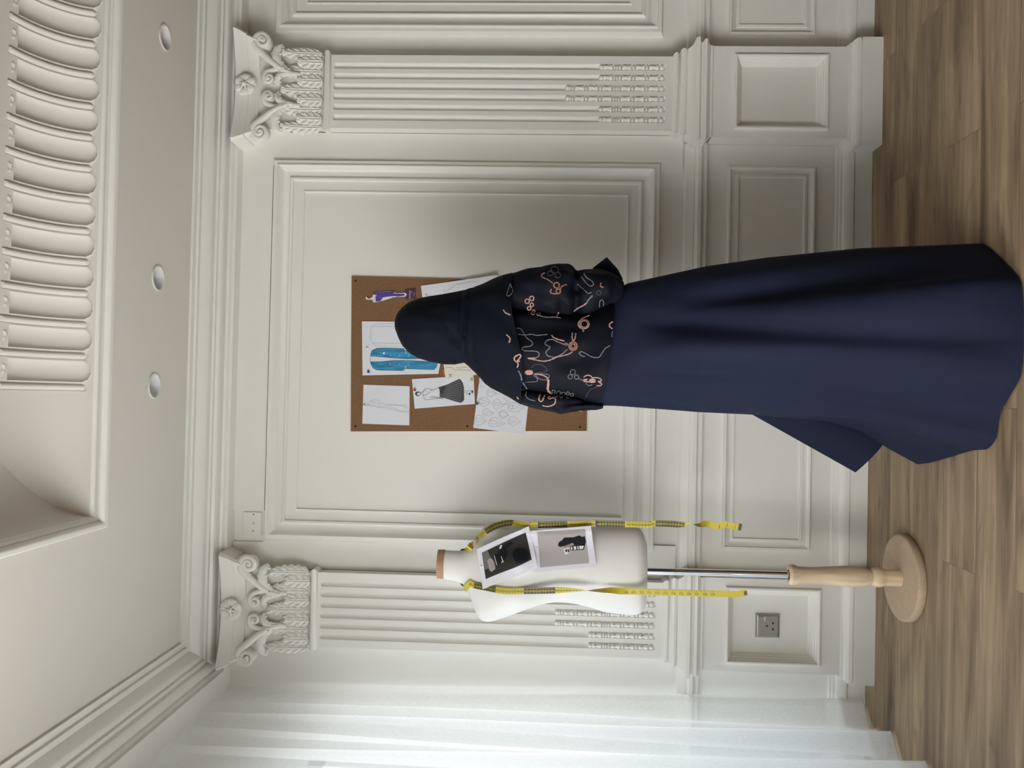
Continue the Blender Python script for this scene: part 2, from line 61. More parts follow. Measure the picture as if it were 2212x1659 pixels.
EMB=[(1,2,[(0.334,1.3173),(0.3179,1.3214),(0.2999,1.3254),(0.2947,1.32),(0.3019,1.3121),(0.3145,1.3097),(0.3251,1.3135),(0.334,1.3173)]),(1,2,[(0.2418,1.228),(0.2386,1.2066),(0.2399,1.1853),(0.2376,1.1674)]),(0,3,[(0.2561,1.174),(0.2436,1.1782),(0.24,1.1799)]),(2,3,[(0.366,1.2163),(0.3605,1.2251),(0.3525,1.2232),(0.3465,1.2088),(0.3343,1.1926)]),(2,3,[(0.3182,1.1958),(0.311,1.1992),(0.3057,1.1937),(0.306,1.176),(0.3132,1.1708),(0.3239,1.1692),(0.3331,1.1552),(0.3296,1.1534)]),(1,2,[(0.3588,1.1096),(0.3429,1.0987),(0.3289,1.0842),(0.3326,1.0754),(0.3432,1.0792),(0.3554,1.0954),(0.3678,1.1027)]),(1,2,[(0.339,1.1199),(0.3267,1.1072),(0.3092,1.0909),(0.3112,1.0803)]),(0,3,[(0.2605,1.1289),(0.2696,1.1167),(0.2752,1.1026),(0.2825,1.0921)]),(1,3,[(0.2825,1.0921),(0.2897,1.0887),(0.3023,1.0766)]),(2,3,[(0.3383,1.0543),(0.3276,1.0541),(0.326,1.0461)]),(1,2,[(0.2636,1.0519),(0.2831,1.055),(0.2921,1.0498),(0.2869,1.0426),(0.2762,1.0424)]),(0,3,[(0.2471,1.0825),(0.236,1.1053),(0.2216,1.1157),(0.211,1.1119),(0.2041,1.1012),(0.197,1.101)]),(0,3,[(0.2271,1.0079),(0.2251,1.0202),(0.2161,1.0271),(0.2073,1.0199),(0.2093,1.0093)]),(1,2,[(0.2021,1.0145),(0.1914,1.0196),(0.1736,1.0183)]),(0,3,[(0.2533,1.3333),(0.2445,1.326),(0.2385,1.3125)]),(0,3,[(0.1812,1.3228),(0.1734,1.3138),(0.1663,1.3118),(0.1573,1.3152)]),(1,2,[(0.204,1.2966),(0.2025,1.2841),(0.1902,1.2749),(0.1761,1.2657),(0.1657,1.2512),(0.1586,1.2466)]),(1,2,[(0.1863,1.2909),(0.184,1.2694),(0.187,1.2517),(0.1837,1.2374),(0.187,1.2055)]),(0,2.4,[(0.2841,1.26),(0.2804,1.2611),(0.2781,1.2642),(0.278,1.268),(0.2802,1.2712),(0.2839,1.2725),(0.2875,1.2714),(0.2899,1.2683),(0.2899,1.2644),(0.2877,1.2613),(0.2841,1.26)]),(0,2.4,[(0.2923,1.2468),(0.2886,1.2479),(0.2863,1.251),(0.2862,1.2549),(0.2885,1.258),(0.2921,1.2593),(0.2958,1.2582),(0.2981,1.2551),(0.2982,1.2513),(0.296,1.2481),(0.2923,1.2468)]),(0,2.4,[(0.2745,1.2477),(0.2715,1.2486),(0.2697,1.251),(0.2696,1.2541),(0.2714,1.2566),(0.2743,1.2577),(0.2772,1.2568),(0.2791,1.2543),(0.2792,1.2512),(0.2774,1.2487),(0.2745,1.2477)]),(0,2.4,[(0.2645,1.2555),(0.2616,1.2564),(0.2597,1.2588),(0.2597,1.2619),(0.2614,1.2644),(0.2643,1.2655),(0.2673,1.2646),(0.2692,1.2621),(0.2692,1.259),(0.2674,1.2565),(0.2645,1.2555)]),(0,2.4,[(0.2567,1.243),(0.2544,1.2437),(0.2529,1.2457),(0.2529,1.2481),(0.2543,1.2501),(0.2566,1.2509),(0.2589,1.2502),(0.2603,1.2482),(0.2604,1.2458),(0.259,1.2438),(0.2567,1.243)]),(0,2.4,[(0.2505,1.2436),(0.2475,1.2445),(0.2456,1.247),(0.2456,1.25),(0.2474,1.2526),(0.2503,1.2536),(0.2532,1.2527),(0.2551,1.2502),(0.2551,1.2472),(0.2534,1.2446),(0.2505,1.2436)]),(0,2.4,[(0.2481,1.2279),(0.2453,1.2287),(0.2436,1.231),(0.2435,1.2339),(0.2452,1.2362),(0.2479,1.2372),(0.2506,1.2363),(0.2524,1.2341),(0.2524,1.2312),(0.2508,1.2289),(0.2481,1.2279)]),(0,2.4,[(0.2204,1.0841),(0.2122,1.0866),(0.207,1.0934),(0.2069,1.1019),(0.2118,1.1089),(0.2199,1.1118),(0.2281,1.1093),(0.2332,1.1025),(0.2334,1.0939),(0.2285,1.0869),(0.2204,1.0841)]),(0,2.4,[(0.2203,1.0877),(0.2142,1.0895),(0.2104,1.0946),(0.2103,1.1009),(0.2139,1.1061),(0.2199,1.1082),(0.226,1.1064),(0.2299,1.1013),(0.23,1.095),(0.2263,1.0898),(0.2203,1.0877)]),(2,3,[(0.3292,1.1738),(0.3245,1.1752),(0.3215,1.1792),(0.3214,1.1841),(0.3243,1.1882),(0.329,1.1898),(0.3337,1.1884),(0.3367,1.1844),(0.3368,1.1795),(0.3339,1.1754),(0.3292,1.1738)]),(2,3,[(0.3123,1.1697),(0.3086,1.1709),(0.3062,1.174),(0.3061,1.178),(0.3084,1.1812),(0.3121,1.1825),(0.3159,1.1814),(0.3183,1.1782),(0.3184,1.1743),(0.3161,1.171),(0.3123,1.1697)]),(3,2,[(0.3098,1.053),(0.3063,1.0541),(0.304,1.0571),(0.304,1.0608),(0.3061,1.0638),(0.3096,1.065),(0.3132,1.064),(0.3155,1.061),(0.3155,1.0573),(0.3134,1.0542),(0.3098,1.053)]),(3,2,[(0.3755,1.1774),(0.3692,1.1793),(0.3652,1.1846),(0.3651,1.1912),(0.3689,1.1966),(0.3752,1.1987),(0.3815,1.1968),(0.3855,1.1916),(0.3856,1.185),(0.3818,1.1796),(0.3755,1.1774)]),(3,2,[(0.3596,1.1703),(0.3545,1.1719),(0.3514,1.1761),(0.3513,1.1813),(0.3543,1.1857),(0.3593,1.1874),(0.3644,1.1859),(0.3676,1.1817),(0.3676,1.1764),(0.3646,1.1721),(0.3596,1.1703)]),(3,2,[(0.3646,1.1923),(0.3599,1.1937),(0.3569,1.1977),(0.3568,1.2026),(0.3596,1.2067),(0.3643,1.2083),(0.3691,1.2069),(0.3721,1.2029),(0.3721,1.198),(0.3693,1.1939),(0.3646,1.1923)]),(1,2.4,[(0.1585,1.2466),(0.1513,1.2545),(0.1482,1.274),(0.1419,1.2774),(0.1377,1.2667),(0.1373,1.24),(0.1322,1.2292),(0.1233,1.229),(0.1178,1.2378)]),(0,3,[(0.1169,1.2609),(0.1178,1.236)]),(0,2.6,[(0.1164,1.2609),(0.1132,1.243),(0.1092,1.218),(0.1114,1.2003),(0.117,1.1862),(0.1226,1.1739),(0.1284,1.151),(0.133,1.1387),(0.1385,1.1317)]),(1,2.4,[(0.1621,1.1552),(0.1605,1.1463),(0.1568,1.1498),(0.1652,1.1748),(0.1721,1.1909),(0.1682,1.2068),(0.1592,1.212),(0.154,1.2048),(0.1488,1.1967),(0.1361,1.2079),(0.1255,1.2042),(0.1222,1.1934),(0.1215,1.1828),(0.1299,1.1634),(0.1408,1.1513),(0.1445,1.146)]),(0,3,[(0.1854,1.193),(0.1783,1.1875),(0.1724,1.1732),(0.1683,1.1554)]),(0,3,[(0.1927,1.1328),(0.1785,1.1334),(0.1696,1.1306),(0.1751,1.1254),(0.1911,1.123)]),(1,2.2,[(0.1566,1.0242),(0.1483,1.0381),(0.1322,1.0484),(0.1231,1.0553),(0.122,1.0677),(0.1262,1.0801),(0.1348,1.0944),(0.139,1.1069),(0.1327,1.1112),(0.1258,1.1013),(0.1259,1.0943)]),(0,3,[(0.1062,1.282),(0.1059,1.2945),(0.113,1.2991),(0.1202,1.2948),(0.1249,1.2824),(0.1187,1.2805),(0.1115,1.2857),(0.1042,1.2909),(0.0972,1.2871),(0.0882,1.2905)]),(3,2,[(0.0732,1.2422),(0.0771,1.2262),(0.0792,1.2103),(0.0846,1.2042),(0.0934,1.2106),(0.1002,1.2267),(0.0981,1.2409),(0.089,1.2496)]),(1,2,[(0.0732,1.2404),(0.0728,1.2173),(0.0705,1.1995),(0.0634,1.1975),(0.0588,1.2045)]),(1,2,[(0.068,1.2367),(0.0593,1.2276),(0.0551,1.2133),(0.0571,1.201)]),(1,2,[(0.0678,1.2438),(0.0591,1.233),(0.0502,1.2346),(0.0478,1.2665)]),(0,3,[(0.0714,1.2421),(0.0701,1.2208),(0.0633,1.2046),(0.0563,1.1992)]),(0,5,[(0.0563,1.1992),(0.0403,1.1997),(0.0278,1.2003),(0.0173,1.193),(0.0122,1.1858)]),(1,2,[(0.0617,1.1107),(0.0514,1.0928)]),(0,2.6,[(0.0655,1.0966),(0.071,1.0879),(0.0695,1.0772),(0.0643,1.0718),(0.0645,1.0594),(0.0612,1.0488),(0.0542,1.0469),(0.054,1.0557),(0.0471,1.045),(0.0417,1.0484),(0.0415,1.059)]),(0,2.6,[(0.0575,1.0982),(0.0595,1.0859),(0.0532,1.0946),(0.0518,1.0751)]),(1,2,[(0.0479,1.0909),(0.041,1.0802),(0.0448,1.0714)]),(3,2,[(0.038,1.0571),(0.0305,1.0747),(0.0197,1.0833),(0.0054,1.0865)]),(0,3,[(0.0114,1.2231),(-0.0029,1.2263),(-0.0081,1.2173),(0.0099,1.2097)]),(0,3,[(0.0058,1.1928),(0.0039,1.199),(-0.0005,1.1944),(0.0033,1.1856),(-0.0018,1.1767),(-0.0143,1.1799),(-0.0199,1.1887),(-0.0228,1.2011),(-0.0204,1.2153)]),(1,2.4,[(0.0194,1.2641),(0.0087,1.2657),(-0.0018,1.2566),(-0.0067,1.2369)]),(1,3,[(0.0794,1.2868),(0.0653,1.2793),(0.0476,1.2754),(0.0283,1.2625)]),(0,2,[(-0.0339,1.1016),(-0.0373,1.0945)]),(0,3,[(0.0045,1.2914),(-0.0025,1.2868)]),(1,1.8,[(0.0212,1.1784),(0.0183,1.1793),(0.0164,1.1817),(0.0163,1.1848),(0.0181,1.1873),(0.021,1.1883),(0.0239,1.1874),(0.0258,1.185),(0.0259,1.1819),(0.0241,1.1794),(0.0212,1.1784)]),(1,1.8,[(0.018,1.1624),(0.0145,1.1634),(0.0123,1.1663),(0.0123,1.1699),(0.0143,1.1729),(0.0177,1.1741),(0.0212,1.173),(0.0234,1.1701),(0.0235,1.1665),(0.0214,1.1636),(0.018,1.1624)]),(1,1.8,[(0.0148,1.1481),(0.0113,1.1492),(0.0091,1.152),(0.009,1.1557),(0.0111,1.1586),(0.0145,1.1598),(0.018,1.1588),(0.0202,1.1559),(0.0202,1.1523),(0.0182,1.1493),(0.0148,1.1481)]),(1,1.8,[(0.0177,1.1363),(0.015,1.1371),(0.0134,1.1393),(0.0133,1.142),(0.0149,1.1443),(0.0175,1.1452),(0.0201,1.1444),(0.0218,1.1422),(0.0218,1.1395),(0.0203,1.1372),(0.0177,1.1363)]),(1,1.8,[(0.0135,1.1238),(0.0109,1.1246),(0.0092,1.1268),(0.0092,1.1295),(0.0107,1.1318),(0.0133,1.1327),(0.0159,1.1319),(0.0176,1.1297),(0.0177,1.127),(0.0161,1.1247),(0.0135,1.1238)]),(1,1.8,[(0.0098,1.1707),(0.0072,1.1715),(0.0055,1.1737),(0.0055,1.1764),(0.007,1.1787),(0.0096,1.1796),(0.0123,1.1788),(0.0139,1.1766),(0.014,1.1738),(0.0124,1.1716),(0.0098,1.1707)]),(1,1.8,[(0.0084,1.1565),(0.0057,1.1573),(0.0041,1.1595),(0.004,1.1622),(0.0056,1.1644),(0.0082,1.1653),(0.0108,1.1646),(0.0125,1.1624),(0.0125,1.1596),(0.011,1.1574),(0.0084,1.1565)]),(1,1.8,[(0.007,1.1361),(0.0044,1.1369),(0.0027,1.1391),(0.0027,1.1418),(0.0043,1.144),(0.0068,1.1449),(0.0095,1.1442),(0.0111,1.142),(0.0112,1.1392),(0.0096,1.137),(0.007,1.1361)]),(1,1.8,[(0.0657,1.1302),(0.062,1.1313),(0.0597,1.1344),(0.0596,1.1382),(0.0618,1.1414),(0.0655,1.1426),(0.0691,1.1415),(0.0715,1.1384),(0.0715,1.1346),(0.0693,1.1315),(0.0657,1.1302)]),(1,1.8,[(0.0652,1.1116),(0.0615,1.1127),(0.0592,1.1158),(0.0591,1.1196),(0.0613,1.1227),(0.065,1.124),(0.0686,1.1229),(0.071,1.1198),(0.071,1.116),(0.0688,1.1129),(0.0652,1.1116)]),(1,1.8,[(0.0792,1.1213),(0.0748,1.1226),(0.072,1.1263),(0.0719,1.1309),(0.0746,1.1346),(0.0789,1.1362),(0.0833,1.1348),(0.0861,1.1312),(0.0862,1.1266),(0.0836,1.1228),(0.0792,1.1213)]),(2,4,[(0.1548,1.1188),(0.1479,1.1208),(0.1436,1.1265),(0.1435,1.1336),(0.1476,1.1394),(0.1543,1.1418),(0.1611,1.1397),(0.1655,1.134),(0.1656,1.1269),(0.1615,1.1211),(0.1548,1.1188)]),(2,4,[(0.1547,1.1239),(0.1509,1.125),(0.1485,1.1282),(0.1484,1.1321),(0.1507,1.1353),(0.1544,1.1366),(0.1582,1.1355),(0.1606,1.1324),(0.1607,1.1284),(0.1584,1.1252),(0.1547,1.1239)]),(0,3,[(0.0556,1.0637),(0.0528,1.0651),(0.0511,1.0691),(0.051,1.074),(0.0526,1.078),(0.0552,1.0796),(0.058,1.0781),(0.0597,1.0742),(0.0598,1.0693),(0.0582,1.0652),(0.0556,1.0637)]),(0,3,[(0.0555,1.0681),(0.0539,1.0698),(0.0538,1.0734),(0.0553,1.0752),(0.0569,1.0734),(0.057,1.0699),(0.0555,1.0681)]),(0,5,[(0.0766,1.2467),(0.0741,1.2485),(0.0724,1.2533),(0.0723,1.2594),(0.0738,1.2643),(0.0762,1.2662),(0.0788,1.2644),(0.0804,1.2596),(0.0806,1.2535),(0.0791,1.2486),(0.0766,1.2467)]),(0,5,[(0.0763,1.2653),(0.0766,1.2476)])]
CAMROT=[[0.021775,0.99962,-0.016929],[0.039511,-0.01778,-0.999061],[-0.998982,0.021086,-0.039883]]
C=bpy.context.scene.collection
R=math.radians
PI=math.pi
rnd=random.Random(7)
# ------------------------------------------------------------ mesh helpers
class MB:
    def __init__(s): s.v=[]; s.f=[]; s.m=[]
    def add(s,vs,fs,m=0):
        o=len(s.v); s.v+= [tuple(p) for p in vs]
        for f in fs: s.f.append(tuple(i+o for i in f)); s.m.append(m)
        return s
    def box(s,x0,x1,y0,y1,z0,z1,m=0):
        v=[(x,y,z) for x in (x0,x1) for y in (y0,y1) for z in (z0,z1)]
        return s.add(v,[(0,1,3,2),(4,6,7,5),(0,4,5,1),(2,3,7,6),(0,2,6,4),(1,5,7,3)],m)
    def grid(s,rows,m=0,closed=False,flip=False):
        n=len(rows[0]); v=[p for r in rows for p in r]; f=[]
        for i in range(len(rows)-1):
            for j in range(n if closed else n-1):
                k=(j+1)%n
                q=(i*n+j,i*n+k,(i+1)*n+k,(i+1)*n+j)
                f.append(q[::-1] if flip else q)
        return s.add(v,f,m)
    def fan(s,ring,c,m=0,flip=False):
        n=len(ring); return s.add(list(ring)+[c],[((i,(i+1)%n,n) if not flip else ((i+1)%n,i,n)) for i in range(n)],m)
    def tube(s,path,r,n=6,m=0,cap=True,squash=1.0):
        P=[Vector(p) for p in path]; N=len(P)
        rad=[r]*N if not isinstance(r,(list,tuple)) else list(r)
        rows=[]; up=None
        for i,p in enumerate(P):
            t=(P[min(i+1,N-1)]-P[max(i-1,0)])
            if t.length<1e-9: t=Vector((0,0,1))
            t.normalize()
            if up is None: up=Vector((0,1,0)) if abs(t.y)<.9 else Vector((1,0,0))
            a=(up-t*up.dot(t))
            if a.length<1e-6: a=t.orthogonal()
            a.normalize(); b=t.cross(a); up=a
            rows.append([tuple(p+(a*math.cos(2*PI*k/n)*squash+b*math.sin(2*PI*k/n))*rad[i]) for k in range(n)])
        s.grid(rows,m,True)
        if cap:
            s.fan(rows[0],tuple(P[0]),m,True); s.fan(rows[-1],tuple(P[-1]),m)
        return s
    def lathe(s,prof,c,n=24,m=0,axis='z'):
        rows=[]
        for r,h in prof:
            row=[]
            for k in range(n):
                a=2*PI*k/n
                if axis=='z': row.append((c[0]+r*math.cos(a),c[1]+r*math.sin(a),c[2]+h))
                else: row.append((c[0]+r*math.cos(a),c[1]+h,c[2]+r*math.sin(a)))
            rows.append(row)
        s.grid(rows,m,True,axis!='z')
        if prof[0][0]>1e-5: s.fan(rows[0],(c[0],c[1]+(prof[0][1] if axis!='z' else 0),c[2]+(prof[0][1] if axis=='z' else 0)),m,axis=='z')
        if prof[-1][0]>1e-5: s.fan(rows[-1],(c[0],c[1]+(prof[-1][1] if axis!='z' else 0),c[2]+(prof[-1][1] if axis=='z' else 0)),m,axis!='z')
        return s
    def ball(s,c,rx,ry=None,rz=None,n=10,m=0):
        ry=ry or rx; rz=rz or rx; h=max(4,n//2+1); rows=[]
        for i in range(h+1):
            a=-PI/2+PI*i/h
            rows.append([(c[0]+rx*max(math.cos(a),.002)*math.cos(2*PI*k/n),c[1]+ry*max(math.cos(a),.002)*math.sin(2*PI*k/n),c[2]+rz*math.sin(a)) for k in range(n)])
        return s.grid(rows,m,True)
    def poly(s,pts,m=0):
        "filled flat polygon (any outline), facing -y"
        t=tessellate_polygon([[Vector(p) for p in pts]]); out=[]
        for a,b,c in t:
            nrm=(Vector(pts[b])-Vector(pts[a])).cross(Vector(pts[c])-Vector(pts[a]))
            out.append((a,b,c) if nrm.y<0 else (a,c,b))
        return s.add(pts,out,m)
    def stroke(s,pts,w,y,m=0):
        "thin ink ribbon in a plane y=const, facing -y"
        L=[]; Rr=[]; n=len(pts)
        for i in range(n):
            a=pts[max(i-1,0)]; b=pts[min(i+1,n-1)]
            dx,dz=b[0]-a[0],b[1]-a[1]; l=math.hypot(dx,dz) or 1
            nx,nz=-dz/l*w/2,dx/l*w/2
            L.append((pts[i][0]+nx,y,pts[i][1]+nz)); Rr.append((pts[i][0]-nx,y,pts[i][1]-nz))
        return s.grid([L,Rr],m)
    def merge(s,o,m=0):
        k=len(s.v); s.v+=o.v; s.f+=[tuple(i+k for i in f) for f in o.f]; s.m+=[x+m for x in o.m]; return s
def obj(name,mb,mats,parent=None,smooth=40,recalc=False,weld=False):
    me=bpy.data.meshes.new(name)
    off=parent_loc(parent)
    me.from_pydata([(x-off[0],y-off[1],z-off[2]) for x,y,z in mb.v],[],mb.f)
    if not isinstance(mats,(list,tuple)): mats=[mats]
    for x in mats: me.materials.append(x)
    me.polygons.foreach_set('material_index',mb.m)
    if recalc or weld:
        b=bmesh.new(); b.from_mesh(me)
        if weld: bmesh.ops.remove_doubles(b,verts=b.verts,dist=1e-5)
        if recalc: bmesh.ops.recalc_face_normals(b,faces=b.faces)
        b.to_mesh(me); b.free()
    me.update()
    if smooth:
        me.polygons.foreach_set('use_smooth',[True]*len(me.polygons))
        me.set_sharp_from_angle(angle=R(smooth))
    o=bpy.data.objects.new(name,me); C.objects.link(o)
    if parent: o.parent=parent
    return o
def parent_loc(p):
    o=[0,0,0]
    while p is not None:
        for i in range(3): o[i]+=p.location[i]
        p=p.parent
    return o
def tag(o,label,cat,group=None):
    o['label']=label; o['category']=cat
    if group: o['group']=group
    return o
def thing(name,label,cat,loc,group=None):
    o=bpy.data.objects.new(name,None); o.empty_display_size=.05; C.objects.link(o); o.location=loc
    return tag(o,label,cat,group)
def struct(name,mb,mats,parent=None,**k):
    o=obj(name,mb,mats,parent,**k); o['kind']='structure'; return o
def copy_tree(o,parent=None):
    c=o.copy(); C.objects.link(c)
    if parent: c.parent=parent
    for ch in [x for x in bpy.data.objects if x.parent==o]: copy_tree(ch,c)
    return c
def lerp(a,b,t): return a+(b-a)*t
def tab(T,x,i=1):
    "table lookup, T sorted by column 0 in either direction"
    if T[0][0]>T[-1][0]: T=T[::-1]
    if x<=T[0][0]: return T[0][i]
    for a,b in zip(T,T[1:]):
        if x<=b[0]:
            t=(x-a[0])/((b[0]-a[0]) or 1); t2=t
            return lerp(a[i],b[i],t2)
    return T[-1][i]
def smooth_path(pts,sub=4):
    P=[Vector(p) for p in pts]; out=[]
    for i in range(len(P)-1):
        p0=P[max(i-1,0)];p1=P[i];p2=P[i+1];p3=P[min(i+2,len(P)-1)]
        for k in range(sub):
            t=k/sub
            out.append(.5*((2*p1)+(p2-p0)*t+(2*p0-5*p1+4*p2-p3)*t*t+(3*p1-p0-3*p2+p3)*t*t*t))
    out.append(P[-1]); return out
_txt={}
def text_tris(s,size):
    if s not in _txt:
        cu=bpy.data.curves.new('t','FONT'); cu.body=s; cu.resolution_u=2
        o=bpy.data.objects.new('t',cu); C.objects.link(o)
        dg=bpy.context.evaluated_depsgraph_get(); me=o.evaluated_get(dg).to_mesh()
        V=[tuple(v.co) for v in me.vertices]; F=[tuple(p.vertices) for p in me.polygons]
        o.evaluated_get(dg).to_mesh_clear(); bpy.data.objects.remove(o); bpy.data.curves.remove(cu)
        x0=min(v[0] for v in V);x1=max(v[0] for v in V);y0=min(v[1] for v in V);y1=max(v[1] for v in V)
        _txt[s]=([((v[0]-(x0+x1)/2)/(y1-y0),(v[1]-(y0+y1)/2)/(y1-y0)) for v in V],F)
    V,F=_txt[s]; return [(x*size,y*size) for x,y in V],F
# ------------------------------------------------------------ materials
def mat(name,col,rough=.6,metal=0,bump=None,sheen=0,var=None,spec=.5,coat=0):
    m=bpy.data.materials.new(name); m.use_nodes=True; nt=m.node_tree; b=nt.nodes['Principled BSDF']
    b.inputs['Base Color'].default_value=(*col,1); b.inputs['Roughness'].default_value=rough; b.inputs['Metallic'].default_value=metal
    b.inputs['Specular IOR Level'].default_value=spec
    if sheen: b.inputs['Sheen Weight'].default_value=sheen; b.inputs['Sheen Roughness'].default_value=.5
    if coat: b.inputs['Coat Weight'].default_value=coat
    tc=nt.nodes.new('ShaderNodeTexCoord')
    if var:   # (scale, amount, stretch)
        mp=nt.nodes.new('ShaderNodeMapping'); mp.inputs['Scale'].default_value=var[2] if len(var)>2 else (1,1,1)
        n=nt.nodes.new('ShaderNodeTexNoise'); n.inputs['Scale'].default_value=var[0]; n.inputs['Detail'].default_value=5
        nt.links.new(tc.outputs['Object'],mp.inputs['Vector']); nt.links.new(mp.outputs['Vector'],n.inputs['Vector'])
        rp=nt.nodes.new('ShaderNodeValToRGB'); rp.color_ramp.elements[0].position=.3; rp.color_ramp.elements[1].position=.7
        rp.color_ramp.elements[0].color=(*[c*(1-var[1]) for c in col],1); rp.color_ramp.elements[1].color=(*[min(1,c*(1+var[1])) for c in col],1)
        nt.links.new(n.outputs['Fac'],rp.inputs['Fac']); nt.links.new(rp.outputs['Color'],b.inputs['Base Color'])
    if bump:  # (scale, strength, stretch)
        mp=nt.nodes.new('ShaderNodeMapping'); mp.inputs['Scale'].default_value=bump[2] if len(bump)>2 else (1,1,1)
        n=nt.nodes.new('ShaderNodeTexNoise'); n.inputs['Scale'].default_value=bump[0]; n.inputs['Detail'].default_value=4
        nt.links.new(tc.outputs['Object'],mp.inputs['Vector']); nt.links.new(mp.outputs['Vector'],n.inputs['Vector'])
        bp=nt.nodes.new('ShaderNodeBump'); bp.inputs['Strength'].default_value=bump[1]; bp.inputs['Distance'].default_value=.002
        nt.links.new(n.outputs['Fac'],bp.inputs['Height']); nt.links.new(bp.outputs['Normal'],b.inputs['Normal'])
    return m
WHITE=(.80,.788,.742)
M={}
M['paint']=mat('paint',WHITE,.48,bump=(60,.10),var=(2.2,.015),spec=.35)
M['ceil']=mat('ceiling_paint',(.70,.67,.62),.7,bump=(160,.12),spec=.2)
M['gloss']=mat('gloss_paint',WHITE,.34,bump=(25,.06,(.2,1,1)),spec=.45)
M['plaster']=mat('plaster',WHITE,.5,bump=(90,.15),spec=.35)
M['navy']=mat('navy_cloth',(.0130,.0168,.0365),.8,bump=(420,.12),var=(3,.10),spec=.10)
M['black']=mat('scarf_cloth',(.0052,.0070,.0140),.75,bump=(500,.10),spec=.10)
M['bodice']=mat('bodice_cloth',(.0055,.0063,.0122),.62,bump=(260,.15),spec=.10)
M['pink']=mat('pink_thread',(.46,.275,.235),.7,bump=(900,.5))
M['grey']=mat('grey_thread',(.16,.16,.19),.6,bump=(900,.5))
M['copper']=mat('copper_thread',(.25,.115,.08),.6,bump=(900,.5))
M['dim']=mat('dim_thread',(.035,.035,.045),.6)
M['skin']=mat('skin',(.46,.27,.19),.5)
M['jersey']=mat('jersey',(.76,.755,.74),.85,sheen=.1,bump=(700,.10))
M['capw']=mat('cap_card',(.42,.235,.135),.6,var=(20,.12))
M['mdf']=mat('mdf',(.46,.345,.235),.7,var=(60,.05))
M['pine']=mat('pine',(.68,.535,.365),.5,var=(7,.17,(9,9,.9)))
M['chrome']=mat('chrome',(.75,.76,.8),.12,1)
M['paper']=mat('paper',(.72,.74,.80),.8,var=(6,.02))
M['cream']=mat('cream_card',(.74,.71,.62),.8)
M['ink']=mat('ink',(.03,.03,.035),.7)
M['pencil']=mat('pencil',(.28,.28,.29),.8)
M['fold']=mat('fold_ink',(.20,.20,.22),.8)
M['blue']=mat('blue_marker',(.025,.25,.47),.7,var=(30,.35,(3,1,.5)))
M['green']=mat('yellow_marker',(.45,.52,.12),.7)
M['orange']=mat('orange_card',(.62,.15,.06),.7)
M['purple']=mat('purple_marker',(.085,.045,.26),.7,var=(60,.3))
M['plum']=mat('plum_card',(.065,.022,.060),.6)
M['cork']=mat('cork',(.20,.115,.055),.9)
def cork():
    nt=M['cork'].node_tree; b=nt.nodes['Principled BSDF']; tc=nt.nodes.new('ShaderNodeTexCoord')
    v=nt.nodes.new('ShaderNodeTexVoronoi'); v.inputs['Scale'].default_value=620
    n=nt.nodes.new('ShaderNodeTexNoise'); n.inputs['Scale'].default_value=430; n.inputs['Detail'].default_value=6
    nt.links.new(tc.outputs['Object'],v.inputs['Vector']); nt.links.new(tc.outputs['Object'],n.inputs['Vector'])
    rp=nt.nodes.new('ShaderNodeValToRGB'); e=rp.color_ramp.elements
    e[0].position=.34; e[0].color=(0.107,0.053,0.023,1); e[1].position=.68; e[1].color=(0.328,0.187,0.095,1)
    x=e.new(.52); x.color=(0.205,0.107,0.049,1)
    mx=nt.nodes.new('ShaderNodeMix'); mx.data_type='RGBA'; mx.inputs['Factor'].default_value=.22
    nt.links.new(n.outputs['Fac'],rp.inputs['Fac']); nt.links.new(rp.outputs['Color'],mx.inputs[6])
    r2=nt.nodes.new('ShaderNodeValToRGB'); r2.color_ramp.elements[0].color=(0.090,0.039,0.014,1); r2.color_ramp.elements[1].color=(0.377,0.203,0.091,1)
    nt.links.new(v.outputs['Color'],r2.inputs['Fac']); nt.links.new(r2.outputs['Color'],mx.inputs[7])
    nt.links.new(mx.outputs[2],b.inputs['Base Color'])
    bp=nt.nodes.new('ShaderNodeBump'); bp.inputs['Strength'].default_value=.3; bp.inputs['Distance'].default_value=.001
    nt.links.new(n.outputs['Fac'],bp.inputs['Height']); nt.links.new(bp.outputs['Normal'],b.inputs['Normal'])
cork()
M['tape']=mat('tape_yellow',(.62,.52,.055),.45)
M['tapek']=mat('tape_black',(.045,.041,.026),.5)
M['clip']=mat('clip_metal',(.12,.11,.08),.4,.6)
M['steel']=mat('socket_metal',(.34,.31,.285),.36,.5)
M['hole']=mat('dark_hole',(.004,.004,.004),.9)
M['red']=mat('pin_red',(.55,.03,.03),.3); M['pblue']=mat('pin_blue',(.012,.045,.22),.3); M['yellow']=mat('pin_yellow',(.68,.56,.05),.3); M['wpin']=mat('pin_white',(.8,.8,.8),.25)
M['photo']=mat('photo_paper',(.62,.62,.68),.55); M['pdark']=mat('photo_dark',(.028,.026,.024),.75,spec=.15); M['pblack']=mat('photo_black',(.008,.009,.012),.75,spec=.15)
M['ptaupe']=mat('photo_taupe',(.085,.075,.07),.5); M['ppale']=mat('photo_pale',(.25,.215,.21),.5); M['pmauve']=mat('photo_mauve',(.32,.29,.29),.55)
M['phand']=mat('photo_hand',(.24,.12,.10),.5); M['pwhite']=mat('photo_white',(.55,.54,.54),.5)
M['cup']=mat('reflector',(.8,.8,.8),.3,.2); M['lens']=mat('lamp_lens',(.5,.5,.5),.08,.9)
M['screw']=mat('black_screw',(.012,.012,.012),.4)
M['frame']=mat('window_frame_paint',(.8,.8,.8),.4)
